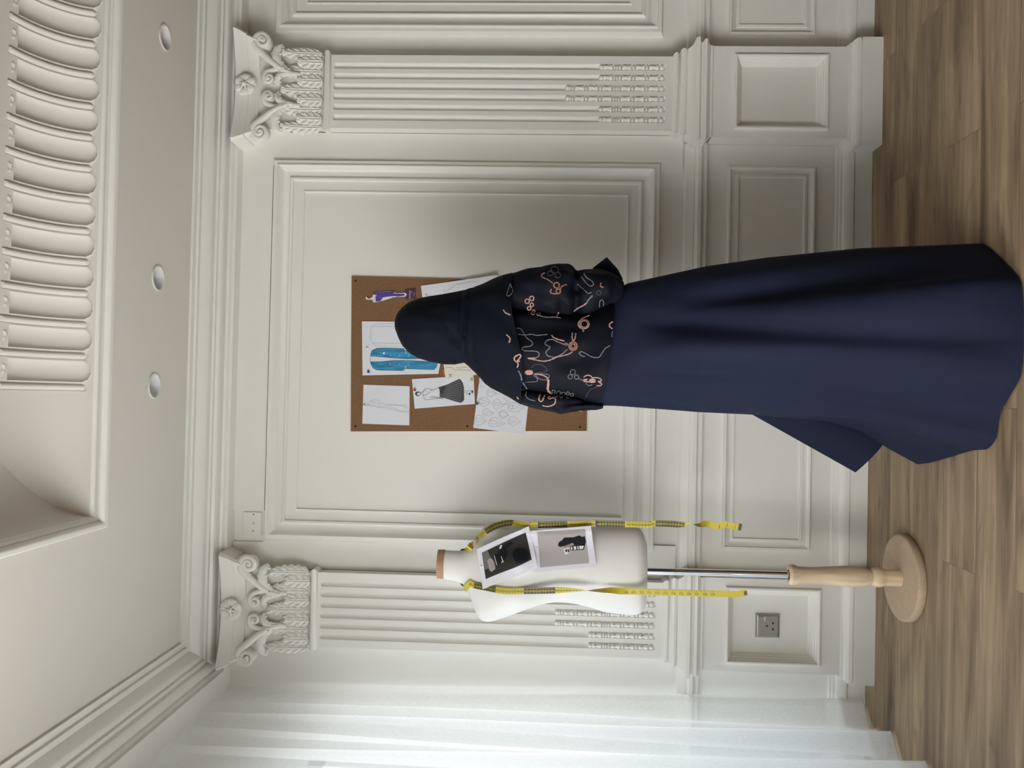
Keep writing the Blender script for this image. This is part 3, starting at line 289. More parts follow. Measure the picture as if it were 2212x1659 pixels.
def glass():
    m=bpy.data.materials.new('window_glass'); m.use_nodes=True; nt=m.node_tree; nt.nodes.clear()
    o=nt.nodes.new('ShaderNodeOutputMaterial'); t=nt.nodes.new('ShaderNodeBsdfTransparent'); g=nt.nodes.new('ShaderNodeBsdfGlossy'); g.inputs['Roughness'].default_value=.02
    x=nt.nodes.new('ShaderNodeMixShader'); x.inputs[0].default_value=.06
    nt.links.new(t.outputs[0],x.inputs[1]); nt.links.new(g.outputs[0],x.inputs[2]); nt.links.new(x.outputs[0],o.inputs[0]); return m
M['glass']=glass()
def sheer():
    m=bpy.data.materials.new('sheer_voile'); m.use_nodes=True; nt=m.node_tree; nt.nodes.clear(); L=nt.links.new
    o=nt.nodes.new('ShaderNodeOutputMaterial'); t=nt.nodes.new('ShaderNodeBsdfTransparent'); t.inputs[0].default_value=(1,1,1,1)
    d=nt.nodes.new('ShaderNodeBsdfDiffuse'); d.inputs[0].default_value=(.86,.85,.82,1)
    tr=nt.nodes.new('ShaderNodeBsdfTranslucent'); tr.inputs[0].default_value=(.86,.85,.83,1)
    a=nt.nodes.new('ShaderNodeMixShader'); a.inputs[0].default_value=.5
    b=nt.nodes.new('ShaderNodeMixShader')
    tc=nt.nodes.new('ShaderNodeTexCoord'); mp=nt.nodes.new('ShaderNodeMapping'); mp.inputs['Scale'].default_value=(1,260,60)
    n=nt.nodes.new('ShaderNodeTexNoise'); n.inputs['Scale'].default_value=1.; n.inputs['Detail'].default_value=3
    mr=nt.nodes.new('ShaderNodeMapRange'); mr.inputs[1].default_value=.3; mr.inputs[2].default_value=.7; mr.inputs[3].default_value=SHEER-.03; mr.inputs[4].default_value=SHEER+.03
    L(tc.outputs['Object'],mp.inputs[0]); L(mp.outputs[0],n.inputs['Vector']); L(n.outputs['Fac'],mr.inputs[0]); L(mr.outputs[0],b.inputs[0])
    L(d.outputs[0],a.inputs[1]); L(tr.outputs[0],a.inputs[2]); L(a.outputs[0],b.inputs[1]); L(t.outputs[0],b.inputs[2]); L(b.outputs[0],o.inputs[0]); return m
SHEER=.36
M['sheer']=sheer()
def floor_mat():
    m=bpy.data.materials.new('oak_planks'); m.use_nodes=True; nt=m.node_tree; b=nt.nodes['Principled BSDF']; L=nt.links.new; N=nt.nodes.new
    tc=N('ShaderNodeTexCoord'); br=N('ShaderNodeTexBrick'); br.offset=.37; br.inputs['Scale'].default_value=1
    br.inputs['Brick Width'].default_value=1.25; br.inputs['Row Height'].default_value=.19; br.inputs['Mortar Size'].default_value=.0012
    br.inputs['Color1'].default_value=(0,0,0,1); br.inputs['Color2'].default_value=(1,1,1,1); br.inputs['Mortar'].default_value=(.5,.5,.5,1); br.inputs['Bias'].default_value=0
    L(tc.outputs['Object'],br.inputs['Vector'])
    def noise(sc,st,det,rough=.6,dist=0):
        mp=N('ShaderNodeMapping'); mp.inputs['Scale'].default_value=st; n=N('ShaderNodeTexNoise'); n.inputs['Scale'].default_value=sc; n.inputs['Detail'].default_value=det; n.inputs['Roughness'].default_value=rough; n.inputs['Distortion'].default_value=dist
        ad=N('ShaderNodeVectorMath'); ad.operation='MULTIPLY_ADD'; ad.inputs[1].default_value=(3.7,5.1,2.3); L(br.outputs['Color'],ad.inputs[0]); L(tc.outputs['Object'],ad.inputs[2])
        L(ad.outputs[0],mp.inputs['Vector']); L(mp.outputs[0],n.inputs['Vector']); return n
    n1=noise(6,(.22,2.2,1),4,.55,.6); n2=noise(30,(.10,3.2,1),6,.7,.2); n3=noise(2.2,(.8,2,1),3); n4=noise(7,(.45,1.5,1),3,.5,1.2)
    rp=N('ShaderNodeValToRGB'); e=rp.color_ramp.elements; e[0].position=.30; e[0].color=(.165,.114,.070,1); e[1].position=.72; e[1].color=(.50,.375,.240,1); x=e.new(.5); x.color=(.325,.233,.146,1)
    L(n1.outputs['Fac'],rp.inputs['Fac'])
    mx=N('ShaderNodeMix'); mx.data_type='RGBA'; mx.blend_type='MULTIPLY'; mx.inputs['Factor'].default_value=.75
    r2=N('ShaderNodeValToRGB'); r2.color_ramp.elements[0].position=.25; r2.color_ramp.elements[0].color=(.62,.60,.58,1); r2.color_ramp.elements[1].position=.7; r2.color_ramp.elements[1].color=(1.1,1.1,1.1,1)
    L(n2.outputs['Fac'],r2.inputs['Fac']); L(rp.outputs['Color'],mx.inputs[6]); L(r2.outputs['Color'],mx.inputs[7])
    m3=N('ShaderNodeMix'); m3.data_type='RGBA'; m3.blend_type='MULTIPLY'; m3.inputs['Factor'].default_value=.6
    r3=N('ShaderNodeValToRGB'); r3.color_ramp.elements[0].position=.3; r3.color_ramp.elements[0].color=(.68,.68,.70,1); r3.color_ramp.elements[1].position=.65; r3.color_ramp.elements[1].color=(1,1,1,1)
    L(n3.outputs['Fac'],r3.inputs['Fac']); L(mx.outputs[2],m3.inputs[6]); L(r3.outputs['Color'],m3.inputs[7])
    m5=N('ShaderNodeMix'); m5.data_type='RGBA'; m5.blend_type='MULTIPLY'; m5.inputs['Factor'].default_value=1
    r5=N('ShaderNodeValToRGB'); r5.color_ramp.elements[0].position=.56; r5.color_ramp.elements[0].color=(1,1,1,1); r5.color_ramp.elements[1].position=.74; r5.color_ramp.elements[1].color=(.60,.58,.57,1)
    L(n4.outputs['Fac'],r5.inputs['Fac']); L(m3.outputs[2],m5.inputs[6]); L(r5.outputs['Color'],m5.inputs[7]); m3=m5
    m4=N('ShaderNodeMix'); m4.data_type='RGBA'; m4.blend_type='MULTIPLY'; L(br.outputs['Fac'],m4.inputs['Factor']); L(m3.outputs[2],m4.inputs[6]); m4.inputs[7].default_value=(.7,.68,.66,1)
    L(m4.outputs[2],b.inputs['Base Color']); b.inputs['Roughness'].default_value=.5; b.inputs['Specular IOR Level'].default_value=.35
    bp=N('ShaderNodeBump'); bp.inputs['Strength'].default_value=.12; bp.inputs['Distance'].default_value=.001; L(n2.outputs['Fac'],bp.inputs['Height']); L(bp.outputs['Normal'],b.inputs['Normal'])
    return m
M['floor']=floor_mat()
# ------------------------------------------------------------ room shell
YW=.03; XL=-1.121; XR=5.4; YF=-6.8; ZC=2.505; XG=-1.36
struct('floor',MB().box(XG,XR,YF,YW,-.06,0),M['floor'],smooth=0)
struct('wall_back',MB().box(XG-.1,XR+.1,YW,YW+.12,0,2.9),M['paint'],smooth=0)
M['taupe']=mat('taupe_paint',(.15,.14,.13),.6)  # unseen walls kept far off and dark to weaken bounced light
struct('wall_right',MB().box(XR,XR+.1,YF,YW,0,2.9),M['taupe'],smooth=0)
struct('wall_front',MB().box(XG-.1,XR+.1,YF-.1,YF,0,2.9),M['taupe'],smooth=0)
WY0,WY1,WZ0,WZ1=-6.3,-.02,.03,2.06
wl=MB()
wl.box(XG-.1,XG,YF,WY0,0,2.9).box(XG-.1,XG,WY1,YW,0,2.9).box(XG-.1,XG,WY0,WY1,0,WZ0).box(XG-.1,XG,WY0,WY1,WZ1,2.9).box(XG-.1,XG,-1.75,-1.05,WZ0,WZ1)  # last box: pier added to block light slanting towards the corner
wl.box(XL-.05,XL,YF,YW,2.396,ZC).box(XG,XL-.05,YF,YW,2.47,ZC)
struct('wall_left',wl,M['paint'],smooth=0)
fr=MB(); 
for y in (WY0,-5.6,-4.5,-3.4,-2.5,-1.80,-1.05,WY1-.05): fr.box(XG-.07,XG-.02,y,y+.05,WZ0,WZ1)
fr.box(XG-.07,XG-.02,WY0,WY1,WZ0,WZ0+.06).box(XG-.07,XG-.02,WY0,WY1,WZ1-.06,WZ1)
struct('wall_outside',MB().box(XG-1.5,XG-.1,-1.45,-1.35,-.06,2.9),M['paint'],smooth=0)  # added unseen fin, keeps slanting window light off the corner curtain
win=struct('window_1',fr,M['frame'],smooth=0)
struct('window_pane',MB().box(XG-.05,XG-.044,WY0,WY1,WZ0,WZ1),M['glass'],win,smooth=0)
# ceiling with three round downlight holes and the tray opening
TX,TY=-.412,-.70; TXR=2.45; TYN=-4.4
LAMPS=[(1.181,-.425),(.373,-.425),(.014,-.430)]
LR=.042
ce=MB()
def flat(x0,x1,y0,y1): ce.add([(x0,y0,ZC),(x1,y0,ZC),(x1,y1,ZC),(x0,y1,ZC)],[(0,3,2,1)])
ya,yb=-.50,-.355
flat(XG,XR,yb,YW); flat(XG,XR,TY,ya)
xs=[XG]
for lx,ly in sorted(LAMPS): xs+=[lx-.07,lx+.07]
xs.append(XR)
for i in range(0,len(xs),2): flat(xs[i],xs[i+1],ya,yb)
for lx,ly in LAMPS:
    n=32; inner=[];outer=[]
    for k in range(n):
        a=2*PI*k/n+PI/4; c,s=math.cos(a),math.sin(a); q=1/max(abs(c),abs(s))
        inner.append((lx+LR*c,ly+LR*s,ZC))
        ox,oy=c*q,s*q
        outer.append((lx+.07*ox,(yb+ya)/2+(yb-ya)/2*oy,ZC))
    ce.grid([inner,outer],0,True)
flat(XG,TX,YF,TY); flat(TXR,XR,YF,TY); flat(TX,TXR,YF,TYN)
struct('ceiling',ce,M['ceil'],smooth=0)
# tray: stepped moulding and cove
ra=.220; r=.162; E0=.037; ZB=ZC+.033
prof=[(0,0),(.003,-.004),(.012,-.004),(.018,.001),(.0215,.008),(.022,.0135),(.0245,.0135),(.031,.018),(.0355,.026),(.037,.033)]
tm=MB(); rows=[]
for e,h in prof:
    rows.append([(TX+e,TYN,ZC+h),(TX+e,TY-e,ZC+h),(TXR-e,TY-e,ZC+h),(TXR-e,TYN,ZC+h)])
tm.grid(rows)
struct('trim_1',tm,M['gloss'],smooth=50)
cy=TY-E0-ra; cxl=TX+E0+ra; cxr=TXR-E0-ra
def arc(th): return sum(math.hypot(ra*math.sin(th*(i+.5)/24),r*math.cos(th*(i+.5)/24))*th/24 for i in range(24))
S74,S78,S81=arc(R(73)),arc(R(77.5)),arc(R(81))
P0=.0925
def cove_disp(X,s):
    d=0.
    if X<-.012: return 0.
    u=(X-.050)/P0; dx=abs(u-round(u))*P0
    h=.0295; s0=.010
    if s<S81:
        rr=math.hypot(dx,max(0,s0+h-s))
        if s>S74:
            q=math.hypot(dx,s-S78-.006)
            if abs(q-.011)<.0035 and s<S78+.004 and X>.004: d+=.005*math.sqrt(1-((q-.011)/.0035)**2)
        elif rr<h and X>.004: d-=.015*math.sqrt(max(0,1-(rr/h)**2))
        elif rr<h+.004 and X>.004: d+=.0015
        ex=P0/2-dx
        rr=math.hypot(ex,max(0,.030-s))
        if rr<.0135: d+=.0015-.005*(1-(rr/.0135)**4)
        rr=math.hypot(ex,max(0,.034-s))
        if rr<.0085: d+=.011*math.sqrt(max(0,1-(rr/.0085)**2))
    return d
cv_=MB()
xs=[-.375+.03*i for i in range(12)]+[-.014]
x=-.012
while x<1.75: xs.append(x); x+=P0/30
xs+=[1.9,2.1,2.3,TXR]
ths=[R(90)*i/88 for i in range(89)]
rows=[]
for th in ths:
    row=[]; sth=arc(th)
    xmin=cxl-ra*math.cos(th); xmax=cxr+ra*math.cos(th)
    for X in xs:
        Xc=min(max(X,xmin),xmax); d=cove_disp(Xc,sth); nx,nz=math.cos(th)/ra,math.sin(th)/r; nl=math.hypot(nx,nz)
        row.append((Xc,cy+ra*math.cos(th)-d*nx/nl,ZB+r*math.sin(th)-d*nz/nl))
    rows.append(row)
cv_.grid(rows)
rows=[]
for th in ths[::2]:
    e=ra*(1-math.cos(th)); y0=TY-E0-e
    rows.append([(cxl-ra*math.cos(th),y,ZB+r*math.sin(th)) for y in (TYN,-3,-2,-1.4,y0)])
cv_.grid(rows)
rows=[]
for th in ths[::4]:
    e=ra*(1-math.cos(th)); y0=TY-E0-e
    rows.append([(cxr+ra*math.cos(th),y,ZB+r*math.sin(th)) for y in (TYN,y0)])
cv_.grid(rows,flip=True)
cv_.add([(cxl,cy,ZB+r),(cxr,cy,ZB+r),(cxr,TYN,ZB+r),(cxl,TYN,ZB+r)],[(0,1,2,3)])
cv_.add([(TX,TYN,ZC),(TXR,TYN,ZC),(TXR,TYN,ZB+r),(TX,TYN,ZB+r)],[(0,1,2,3)])
struct('trim_2',cv_,M['ceil'],smooth=35)
# cornice
prof=[(0,2.396),(.069,2.396),(.069,2.406),(.074,2.409),(.080,2.412),(.084,2.420),(.098,2.423),(.110,2.432),(.114,2.442),(.127,2.443),(.128,2.451),(.139,2.453),(.150,2.460),(.162,2.474),(.172,2.485),(.189,2.486),(.190,2.494),(.211,2.496),(.211,ZC)]
mb=MB(); mb.grid([[(XL+d,YF,z),(XL+d,YW-d,z),(XR,YW-d,z)] for d,z in prof])
struct('trim_3',mb,M['gloss'],smooth=30)
# skirting and chair rail
PC=[1.15,-.812]
segs=[(XG,PC[1]-.17),(PC[1]+.17,PC[0]-.17),(PC[0]+.17,XR)]
def run(prof,x0,x1,mb):
    mb.grid([[(x0,YW-d,z),(x1,YW-d,z)] for d,z in prof])
bp=[(0,.129),(.005,.128),(.007,.124),(.007,.117),(.012,.115),(.013,.109),(.0135,.106),(.019,.102),(.024,.092),(.026,.083),(.026,.068),(.019,.0665),(.019,.0645),(.0225,.063),(.0225,.0)]
rp=[(0,.611),(.018,.611),(.022,.616),(.018,.622),(.012,.626),(.018,.632),(.030,.636),(.030,.648),(.022,.652),(.018,.658),(.020,.663),(.015,.678),(.013,.690),(.006,.697),(0,.697)]
mb=MB(); [run(bp,a,b,mb) for a,b in segs]; struct('baseboard_back',mb,M['gloss'],smooth=16)
mb=MB(); [run(rp,a,b,mb) for a,b in segs]; struct('trim_4',mb,M['gloss'],smooth=30)
def rect_frame(mb,x0,x1,z0,z1,prof,close=True):
    rows=[]
    for s,d in prof:
        y=YW-d; rows.append([(x0+s,y,z0+s),(x1-s,y,z0+s),(x1-s,y,z1-s),(x0+s,y,z1-s)])
    mb.grid(rows,0,True)
    if close: mb.add(rows[-1],[(0,1,2,3)])
big=[(0,0),(.003,.010),(.010,.030),(.024,.030),(.0255,.036),(.030,.037),(.034,.033),(.040,.027),(.053,.019),(.066,.016),(.069,.016),(.071,.022),(.0765,.0255),(.083,.023),(.086,.014),(.121,.012),(.1225,.016),(.127,.016),(.1285,.008)]
dado=[(0,0),(.0015,.012),(.004,.016),(.009,.016),(.012,.010),(.019,.006),(.029,.003),(.031,.008),(.036,.009),(.041,.008),(.0425,.0015)]
mb=MB(); rect_frame(mb,-.570,.905,.783,2.278,big); struct('trim_5',mb,M['gloss'],smooth=30)
mb=MB(); rect_frame(mb,1.389,2.60,.786,2.285,big); struct('trim_6',mb,M['gloss'],smooth=30)
mb=MB(); rect_frame(mb,-.550,.897,.2045,.532,dado); struct('trim_7',mb,M['gloss'],smooth=30)
mb=MB(); rect_frame(mb,1.398,2.60,.2145,.539,dado); struct('trim_8',mb,M['gloss'],smooth=30)
mb=MB(); mb.box(-.455,1.008,YW-.012,YW+.01,2.2775,2.3985).box(-.67,-.575,YW-.012,YW+.01,2.2775,2.3985).box(.88,1.008,YW-.012,YW+.01,.705,2.2775).box(-.67,-.545,YW-.012,YW+.01,.705,2.2775); struct('trim_9',mb,M['paint'],smooth=0)
# ------------------------------------------------------------ pilasters
YP=YW-.0015
def swept(mb,cx,h,yf,prof):
    mb.grid([[(cx-h-d,YP,z),(cx-h-d,yf-d,z),(cx+h+d,yf-d,z),(cx+h+d,YP,z)] for d,z in prof])
def pilaster(cx,label):
    t=thing('pilaster',label,'pilaster',(cx,YP,0),'fluted pilasters with leafy capitals')
    SF=-.035; H=.14
    # plinth
    mb=MB(); swept(mb,cx,.197,-.078,[(-.03,.127),(-.024,.126),(-.021,.122),(-.021,.1165),(-.0155,.115),(-.0145,.109),(-.013,.106),(-.007,.101),(-.002,.092),(0,.083),(0,.0785),(-.006,.077),(-.006,.0745),(.001,.073),(.001,.0)])
    obj('plinth',mb,M['gloss'],t,smooth=16)
    # pedestal with recessed panel
    PF=-.058; ph=.170; mb=MB(); swept(mb,cx,ph,PF,[(0,.62),(0,.12)])
    x0,x1,z0,z1=cx-.1405,cx+.1405,.188,.533
    o=[(cx-ph,PF,.12),(cx+ph,PF,.12),(cx+ph,PF,.62),(cx-ph,PF,.62)]
    mb.v=mb.v; mb.f=[f for i,f in enumerate(mb.f) if i!=1]; mb.m=mb.m[:-1]
    rows=[o]
    for s,d in [(0,0),(.001,.008),(.004,.011),(.009,.011),(.012,.008),(.0125,.001),(.018,-.004),(.0185,-.009),(.024,-.014),(.0245,-.019),(.030,-.024),(.0305,-.028),(.036,-.031)]:
        y=PF-d; rows.append([(x0+s,y,z0+s),(x1-s,y,z0+s),(x1-s,y,z1-s),(x0+s,y,z1-s)])
    mb.grid(rows,0,True); mb.add(rows[-1],[(0,1,2,3)])
    obj('pedestal',mb,M['gloss'],t,smooth=25)
    mb=MB(); swept(mb,cx,H,SF,[(0,.757),(.006,.754),(.0115,.747),(.012,.740),(.006,.734),(.014,.731),(.021,.725),(.0235,.717),(.021,.709),(.015,.706),(.020,.703),(.024,.697),(.031,.687),(.044,.680),(.051,.677),(.052,.664),(.043,.660),(.037,.655),(.040,.651),(.047,.647),(.048,.638),(.040,.632),(.033,.626),(.030,.622),(.030,.614)])
    obj('base_moulding',mb,M['gloss'],t,smooth=30)
    # shaft with six grooves
    fx=[-.0987,-.0592,-.0197,.0197,.0592,.0987]; fr_=.0116; zt=2.036; zb=.781
    xs=[-H]
    for c in fx: xs+= [c+fr_*k for k in (-1,-.97,-.88,-.7,-.45,-.2,0,.2,.45,.7,.88,.97,1)]
    xs.append(H)
    zs=[.75,1.03,1.04,1.155,1.165,zb-.002]+[zb+fr_*k for k in (0,.06,.15,.3,.5,.75,1)]+[.9,1.1,1.3,1.5,1.7,1.9]+[zt-fr_*k for k in (1.4,1,.75,.5,.3,.15,.06,0)]+[zt+.002,2.055]; zs.sort()
    def depth(x,z):
        for c in fx:
            dx=x-c
            if abs(dx)<=fr_+1e-6:
                dz=max(0,z-(zt-fr_),(zb+fr_)-z); rr=math.hypot(dx,dz)
                return (.0125 if z>(1.16 if abs(c)<.03 else 1.035) else .006)*math.sqrt(max(0,1-(rr/fr_)**2)) if rr<fr_ else 0
        return 0
    mb=MB(); mb.grid([[(cx+x,SF+depth(x,z),z) for x in xs] for z in zs])
    mb.add([(cx-H,SF,.75),(cx-H,SF,2.055),(cx-H,YP,2.055),(cx-H,YP,.75)],[(0,1,2,3)])
    mb.add([(cx+H,SF,.75),(cx+H,SF,2.055),(cx+H,YP,2.055),(cx+H,YP,.75)],[(3,2,1,0)])
    obj('shaft',mb,M['gloss'],t,smooth=38)
    # bead and husk drops in the lower part of each groove
    for k,c in enumerate(fx):
        mb=MB(); top=1.152 if k in (2,3) else 1.027
        z=.7965; y=SF+.0035
        def bead(z,h,rr): mb.ball((cx+c,y,z),rr,rr,h,8)
        def husk(z0,z1):
            mb.lathe([(.002,z0),(.0105,z0+.003),(.0112,z0+.010),(.0075,z0+.014),(.0068,z0+.022),(.0095,z0+.029),(.0110,z1-.010),(.0090,z1-.002),(.002,z1)],(cx+c,y,0),10)
            mb.tube([(cx+c,y-.0105,z0+.018),(cx+c,y-.0105,z1-.008)],.0022,5)
        bead(z,.0090,.0108); z+=.010
        seq=['h','b','h','b','h','b','r','r','h'] if k not in (2,3) else ['h','b','h','b','h','r','r','r','h','b','h','b','h','r','r']
        L=top-z-.010; w=dict(h=42,b=12,r=10); S=sum(w[q] for q in seq)
        for q in seq:
            l=L*w[q]/S
            if q=='h': husk(z+.001,z+l-.001)
            else: bead(z+l/2,l*.52,.0110 if q=='b' else .0104)
            z+=l
        bead(z+.005,.0090,.0108)
        obj('bead_drop',mb,M['plaster'],t,smooth=50)
    # astragal
    mb=MB(); swept(mb,cx,H,SF,[(0,2.046),(.006,2.048),(.0115,2.054),(.013,2.0605),(.0115,2.067),(.006,2.073),(0,2.075)])
    obj('astragal',mb,M['gloss'],t,smooth=60)
    # capital
    cap=MB()
    cap.grid([[(cx-a,YP,z),(cx-a,y,z),(cx+a,y,z),(cx+a,YP,z)] for a,y,z in ((.138,-.034,2.07),(.134,-.032,2.10),(.136,-.034,2.2),(.150,-.044,2.27),(.165,-.055,2.322))])
    cobj=obj('capital',cap,M['plaster'],t,smooth=40)
    # abacus: concave front, flaring up
    mb=MB(); rows=[]
    for d,z in [(-.012,2.312),(.0,2.314),(.001,2.322),(.0035,2.326),(.012,2.347),(.0125,2.351),(.0185,2.3525),(.0185,2.356),(.022,2.362),(.034,2.386),(.036,2.397)]:
        row=[(cx-.180-d,YP,z),(cx-.180-d,-.082-d*.7,z)]
        for i in range(11):
            u=-1+2*i/10; row.append((cx+u*(.172+d*.95),-.052-.040*abs(u)**2.2-d*.75,z))
        row+=[(cx+.180+d,-.082-d*.7,z),(cx+.180+d,YP,z)]
        rows.append(row)
    mb.grid(rows); obj('abacus',mb,M['plaster'],cobj,smooth=30)
    # rosette
    mb=MB(); rc=(cx+.004,-.088,2.357)
    for k in range(6):
        a=2*PI*k/6+.3
        for sgn in (-.32,.32):
            b=a+sgn; mb.ball((rc[0]+.026*math.cos(b),rc[1]+.003-.004*abs(math.cos(3*b)),rc[2]+.026*math.sin(b)),.0165,.0075,.0165,10)
        mb.tube([(rc[0]+.008*math.cos(a),rc[1]-.009,rc[2]+.008*math.sin(a)),(rc[0]+.020*math.cos(a),rc[1]-.006,rc[2]+.020*math.sin(a)),(rc[0]+.034*math.cos(a),rc[1]-.001,rc[2]+.034*math.sin(a))],[.0045,.003,.0012],6)
    mb.ball((rc[0],rc[1]-.010,rc[2]),.0095,.008,.0095,9); mb.ball((rc[0],rc[1]+.014,rc[2]),.030,.012,.030,12)
    obj('rosette',mb,M['plaster'],cobj,smooth=60)
    # volutes
    def volute(sg,c,R0,stem,y,turns,w):
        mb=MB(); pts=[Vector((cx+sg*a,y+b,z)) for a,b,z in stem]
        path=smooth_path(pts,5); n=int(24*turns); sp=[]
        for i in range(n+1):
            th=PI*.62-2*PI*turns*i/n; rr=R0*(1-.80*i/n)
            sp.append(Vector((cx+sg*(c[0]+rr*math.cos(th)),y-.012*i/n,c[1]+rr*math.sin(th))))
        path=path[:-1]+sp; N=len(path)
        ns=len(path)-n-1; mb.tube(path,[(w*(.75+.75*i/ns) if i<ns else w*(1.5-.5*min(1,(i-ns)/8)-.45*(i-ns)/(N-ns))) for i in range(N)],8)
        mb.lathe([(.001,-.004),(R0*.93,-.004),(R0*.98,.0),(R0*.98,.03)],(cx+sg*c[0],y,c[1]),20,axis='y')
        mb.ball((cx+sg*c[0],y-.012,c[1]),R0*.20,.008,R0*.20,8)
        return mb
    for sg in (-1,1):
        obj('volute',volute(sg,(.172,2.297),.031,[(.058,.02,2.185),(.066,.012,2.215),(.090,.006,2.255),(.125,.002,2.297),(.150,0,2.324)],-.078,1.7,.0105),M['plaster'],cobj,smooth=60)
        inner=volute(-sg,(-.034,2.272),.019,[(-.058,.02,2.185),(-.062,.012,2.215),(-.070,.006,2.245),(-.062,.002,2.278),(-.050,0,2.290)],-.070,1.5,.0075)
        obj('volute',inner,M['plaster'],cobj,smooth=60)
    # acanthus leaves in two tiers
    def leaf(xc,z0,h,w,y0,lean,curl=.016,nl=5):
        mb=MB(); rows=[]; nv=44; nu=24
        def out(v): return .004+lean*v**1.6+(curl*((v-.72)/.28)**2 if v>.72 else 0)
        def zof(v): return z0+h*(v if v<.86 else .86+.14*math.sin((v-.86)/.14*PI*.5)*.6)-(h*.12*((v-.90)/.10)**2 if v>.90 else 0)
        for i in range(nv+1):
            v=i/nv; lob=abs(math.sin(PI*(v*nl+.12)))
            half=w*.5*(.50+.50*math.sin(PI*min(1,v*1.12)**.75))*(.70+.30*lob**.6)*(1 if v<.80 else max(.16,math.sqrt(max(0,1-((v-.80)/.205)**2)))); row=[]
            for j in range(nu+1):
                u=-1+2*j/nu; au=abs(u)
                rib=.0050*(math.exp(-((au-.13)/.07)**2)-.5*math.exp(-(u/.06)**2))*(1-.5*v)
                vein=.0030*math.cos(2*PI*(v*nl*1.0-au*1.1+.25))*min(1,au*2.2)*(1-.3*au)
                cup=.0050*(1-au**2)-.0035*lob*max(0,au-.6)/.4
                row.append((xc+u*half,y0-out(v)-rib-vein-cup,zof(v)+h*.055*au*(1-.5*v)))
            rows.append(row)
        mb.grid(rows)
        for s in (-1,1):
            for k in range(nl-1): mb.ball((xc+s*w*.24,y0-out((k+.7)/nl)-.0065,z0+h*(k+.75)/nl),.0026,.0026,.0026,6)
        return mb
    for xr in (-.108,-.036,.036,.108): obj('acanthus_leaf',leaf(cx+xr,2.074,.102,.070,-.036,.008,.014,4),M['plaster'],cobj,smooth=60)
    for xr,w in ((-.140,.056),(-.072,.068),(0,.070),(.072,.068),(.140,.056)): obj('acanthus_leaf',leaf(cx+xr,2.078,.162,w,-.032,.018,.022,6),M['plaster'],cobj,smooth=60)
    for sg in (-1,1):   # leaves wrapping the stalks under the volutes
        mb=MB()
        for pts,w in (([(.060,2.185),(.072,2.216),(.096,2.240),(.128,2.249),(.156,2.240),(.166,2.226)],.018),([(.056,2.185),(.054,2.214),(.044,2.234),(.026,2.243),(.012,2.236)],.013),([(.060,2.19),(.064,2.222),(.062,2.244)],.010)):
            P=smooth_path([(cx+sg*p,-.056-.012*math.sin(PI*i/(len(pts)-1)),z) for i,(p,z) in enumerate(pts)],6); N=len(P)-1
            mb.tube(P,[w*(.30+.80*math.sin(PI*min(1,(i/N)*.92+.06))**.8*(1-.22*abs(math.sin(i/N*PI*4)))) for i in range(N+1)],10,0,True,.55)
            mb.tube([(p.x,p.y-.0075,p.z) for p in P],[.0022]*(N+1),5)
            for k in range(1,5):
                q=P[int(N*k/5)]; mb.ball((q.x,q.y-.001,q.z-w*.85),w*.36,.006,w*.36,7); mb.ball((q.x,q.y-.001,q.z+w*.80),w*.30,.006,w*.30,7)
        mb.tube([(cx+sg*.06,-.046,2.16),(cx+sg*.06,-.052,2.2)],[.008,.013],8)
        obj('stalk_leaf',mb,M['plaster'],cobj,smooth=60)
    return t
p1=pilaster(PC[0],'white fluted pilaster to the right of the corkboard wall panel, nothing on its base')
p2=copy_tree(p1); p2.location.x=PC[1]; p2['label']='white fluted pilaster behind the dress form with a power socket in its base panel'
# ------------------------------------------------------------ socket and switch
sx,sz,sy=-.818,.371,-.058+.031
t=thing('wall_socket','brushed metal single power socket in the base of the left pilaster','socket',(sx,sy,sz))
def plate(mb,cx,cz,w,h,y0,d,bev,m=0):
    rows=[]
    for s,dd in ((0,0),(0,d*.35),(bev*.4,d*.8),(bev,d)):
        y=y0-dd; rows.append([(cx-w/2+s,y,cz-h/2+s),(cx+w/2-s,y,cz-h/2+s),(cx+w/2-s,y,cz+h/2-s),(cx-w/2+s,y,cz+h/2-s)])
    mb.grid(rows,m,True); mb.add(rows[-1],[(0,1,2,3)],m)
mb=MB(); plate(mb,sx,sz,.087,.087,sy,.010,.008); obj('face_plate',mb,M['steel'],t,smooth=20)
mb=MB(); plate(mb,sx+.0255,sz+.0245,.017,.016,sy-.0098,.003,.001); rk=obj('rocker_switch',mb,M['steel'],t,smooth=20)
mb=MB(); plate(mb,sx+.0255,sz+.0125,.016,.0045,sy-.0098,.0022,.0006); obj('indicator_window',mb,M['wpin'],t,smooth=20)['label']='white indicator strip'
for dx,dz,w,h in ((.0,.004,.0045,.009),(-.0115,-.018,.0075,.0055),(.0105,-.018,.0075,.0055)):
    mb=MB(); plate(mb,sx+dx,sz+dz,w,h,sy-.0096,.0008,.0001); obj('pin_hole',mb,M['hole'],t,smooth=0)
t=thing('light_switch','small painted toggle switch plate high on the wall under the ceiling','switch',(-.506,YW,2.322))
mb=MB(); plate(mb,-.507,2.3235,.092,.072,YW,.008,.0015); obj('switch_plate',mb,M['paint'],t,smooth=20)
mb=MB(); plate(mb,-.506,2.3175,.017,.009,YW-.0078,.0014,.0004); mb.tube([(-.505,YW-.008,2.3175),(-.509,YW-.019,2.3165)],[.0038,.0028],8); obj('toggle',mb,M['paint'],t)
for x in (-.470,-.5335):
    mb=MB().lathe([(.0012,-.0012),(.0026,-.001),(.0030,.001)],(x,YW-.008,2.3195),10,axis='y'); obj('screw',mb,M['clip'],t)
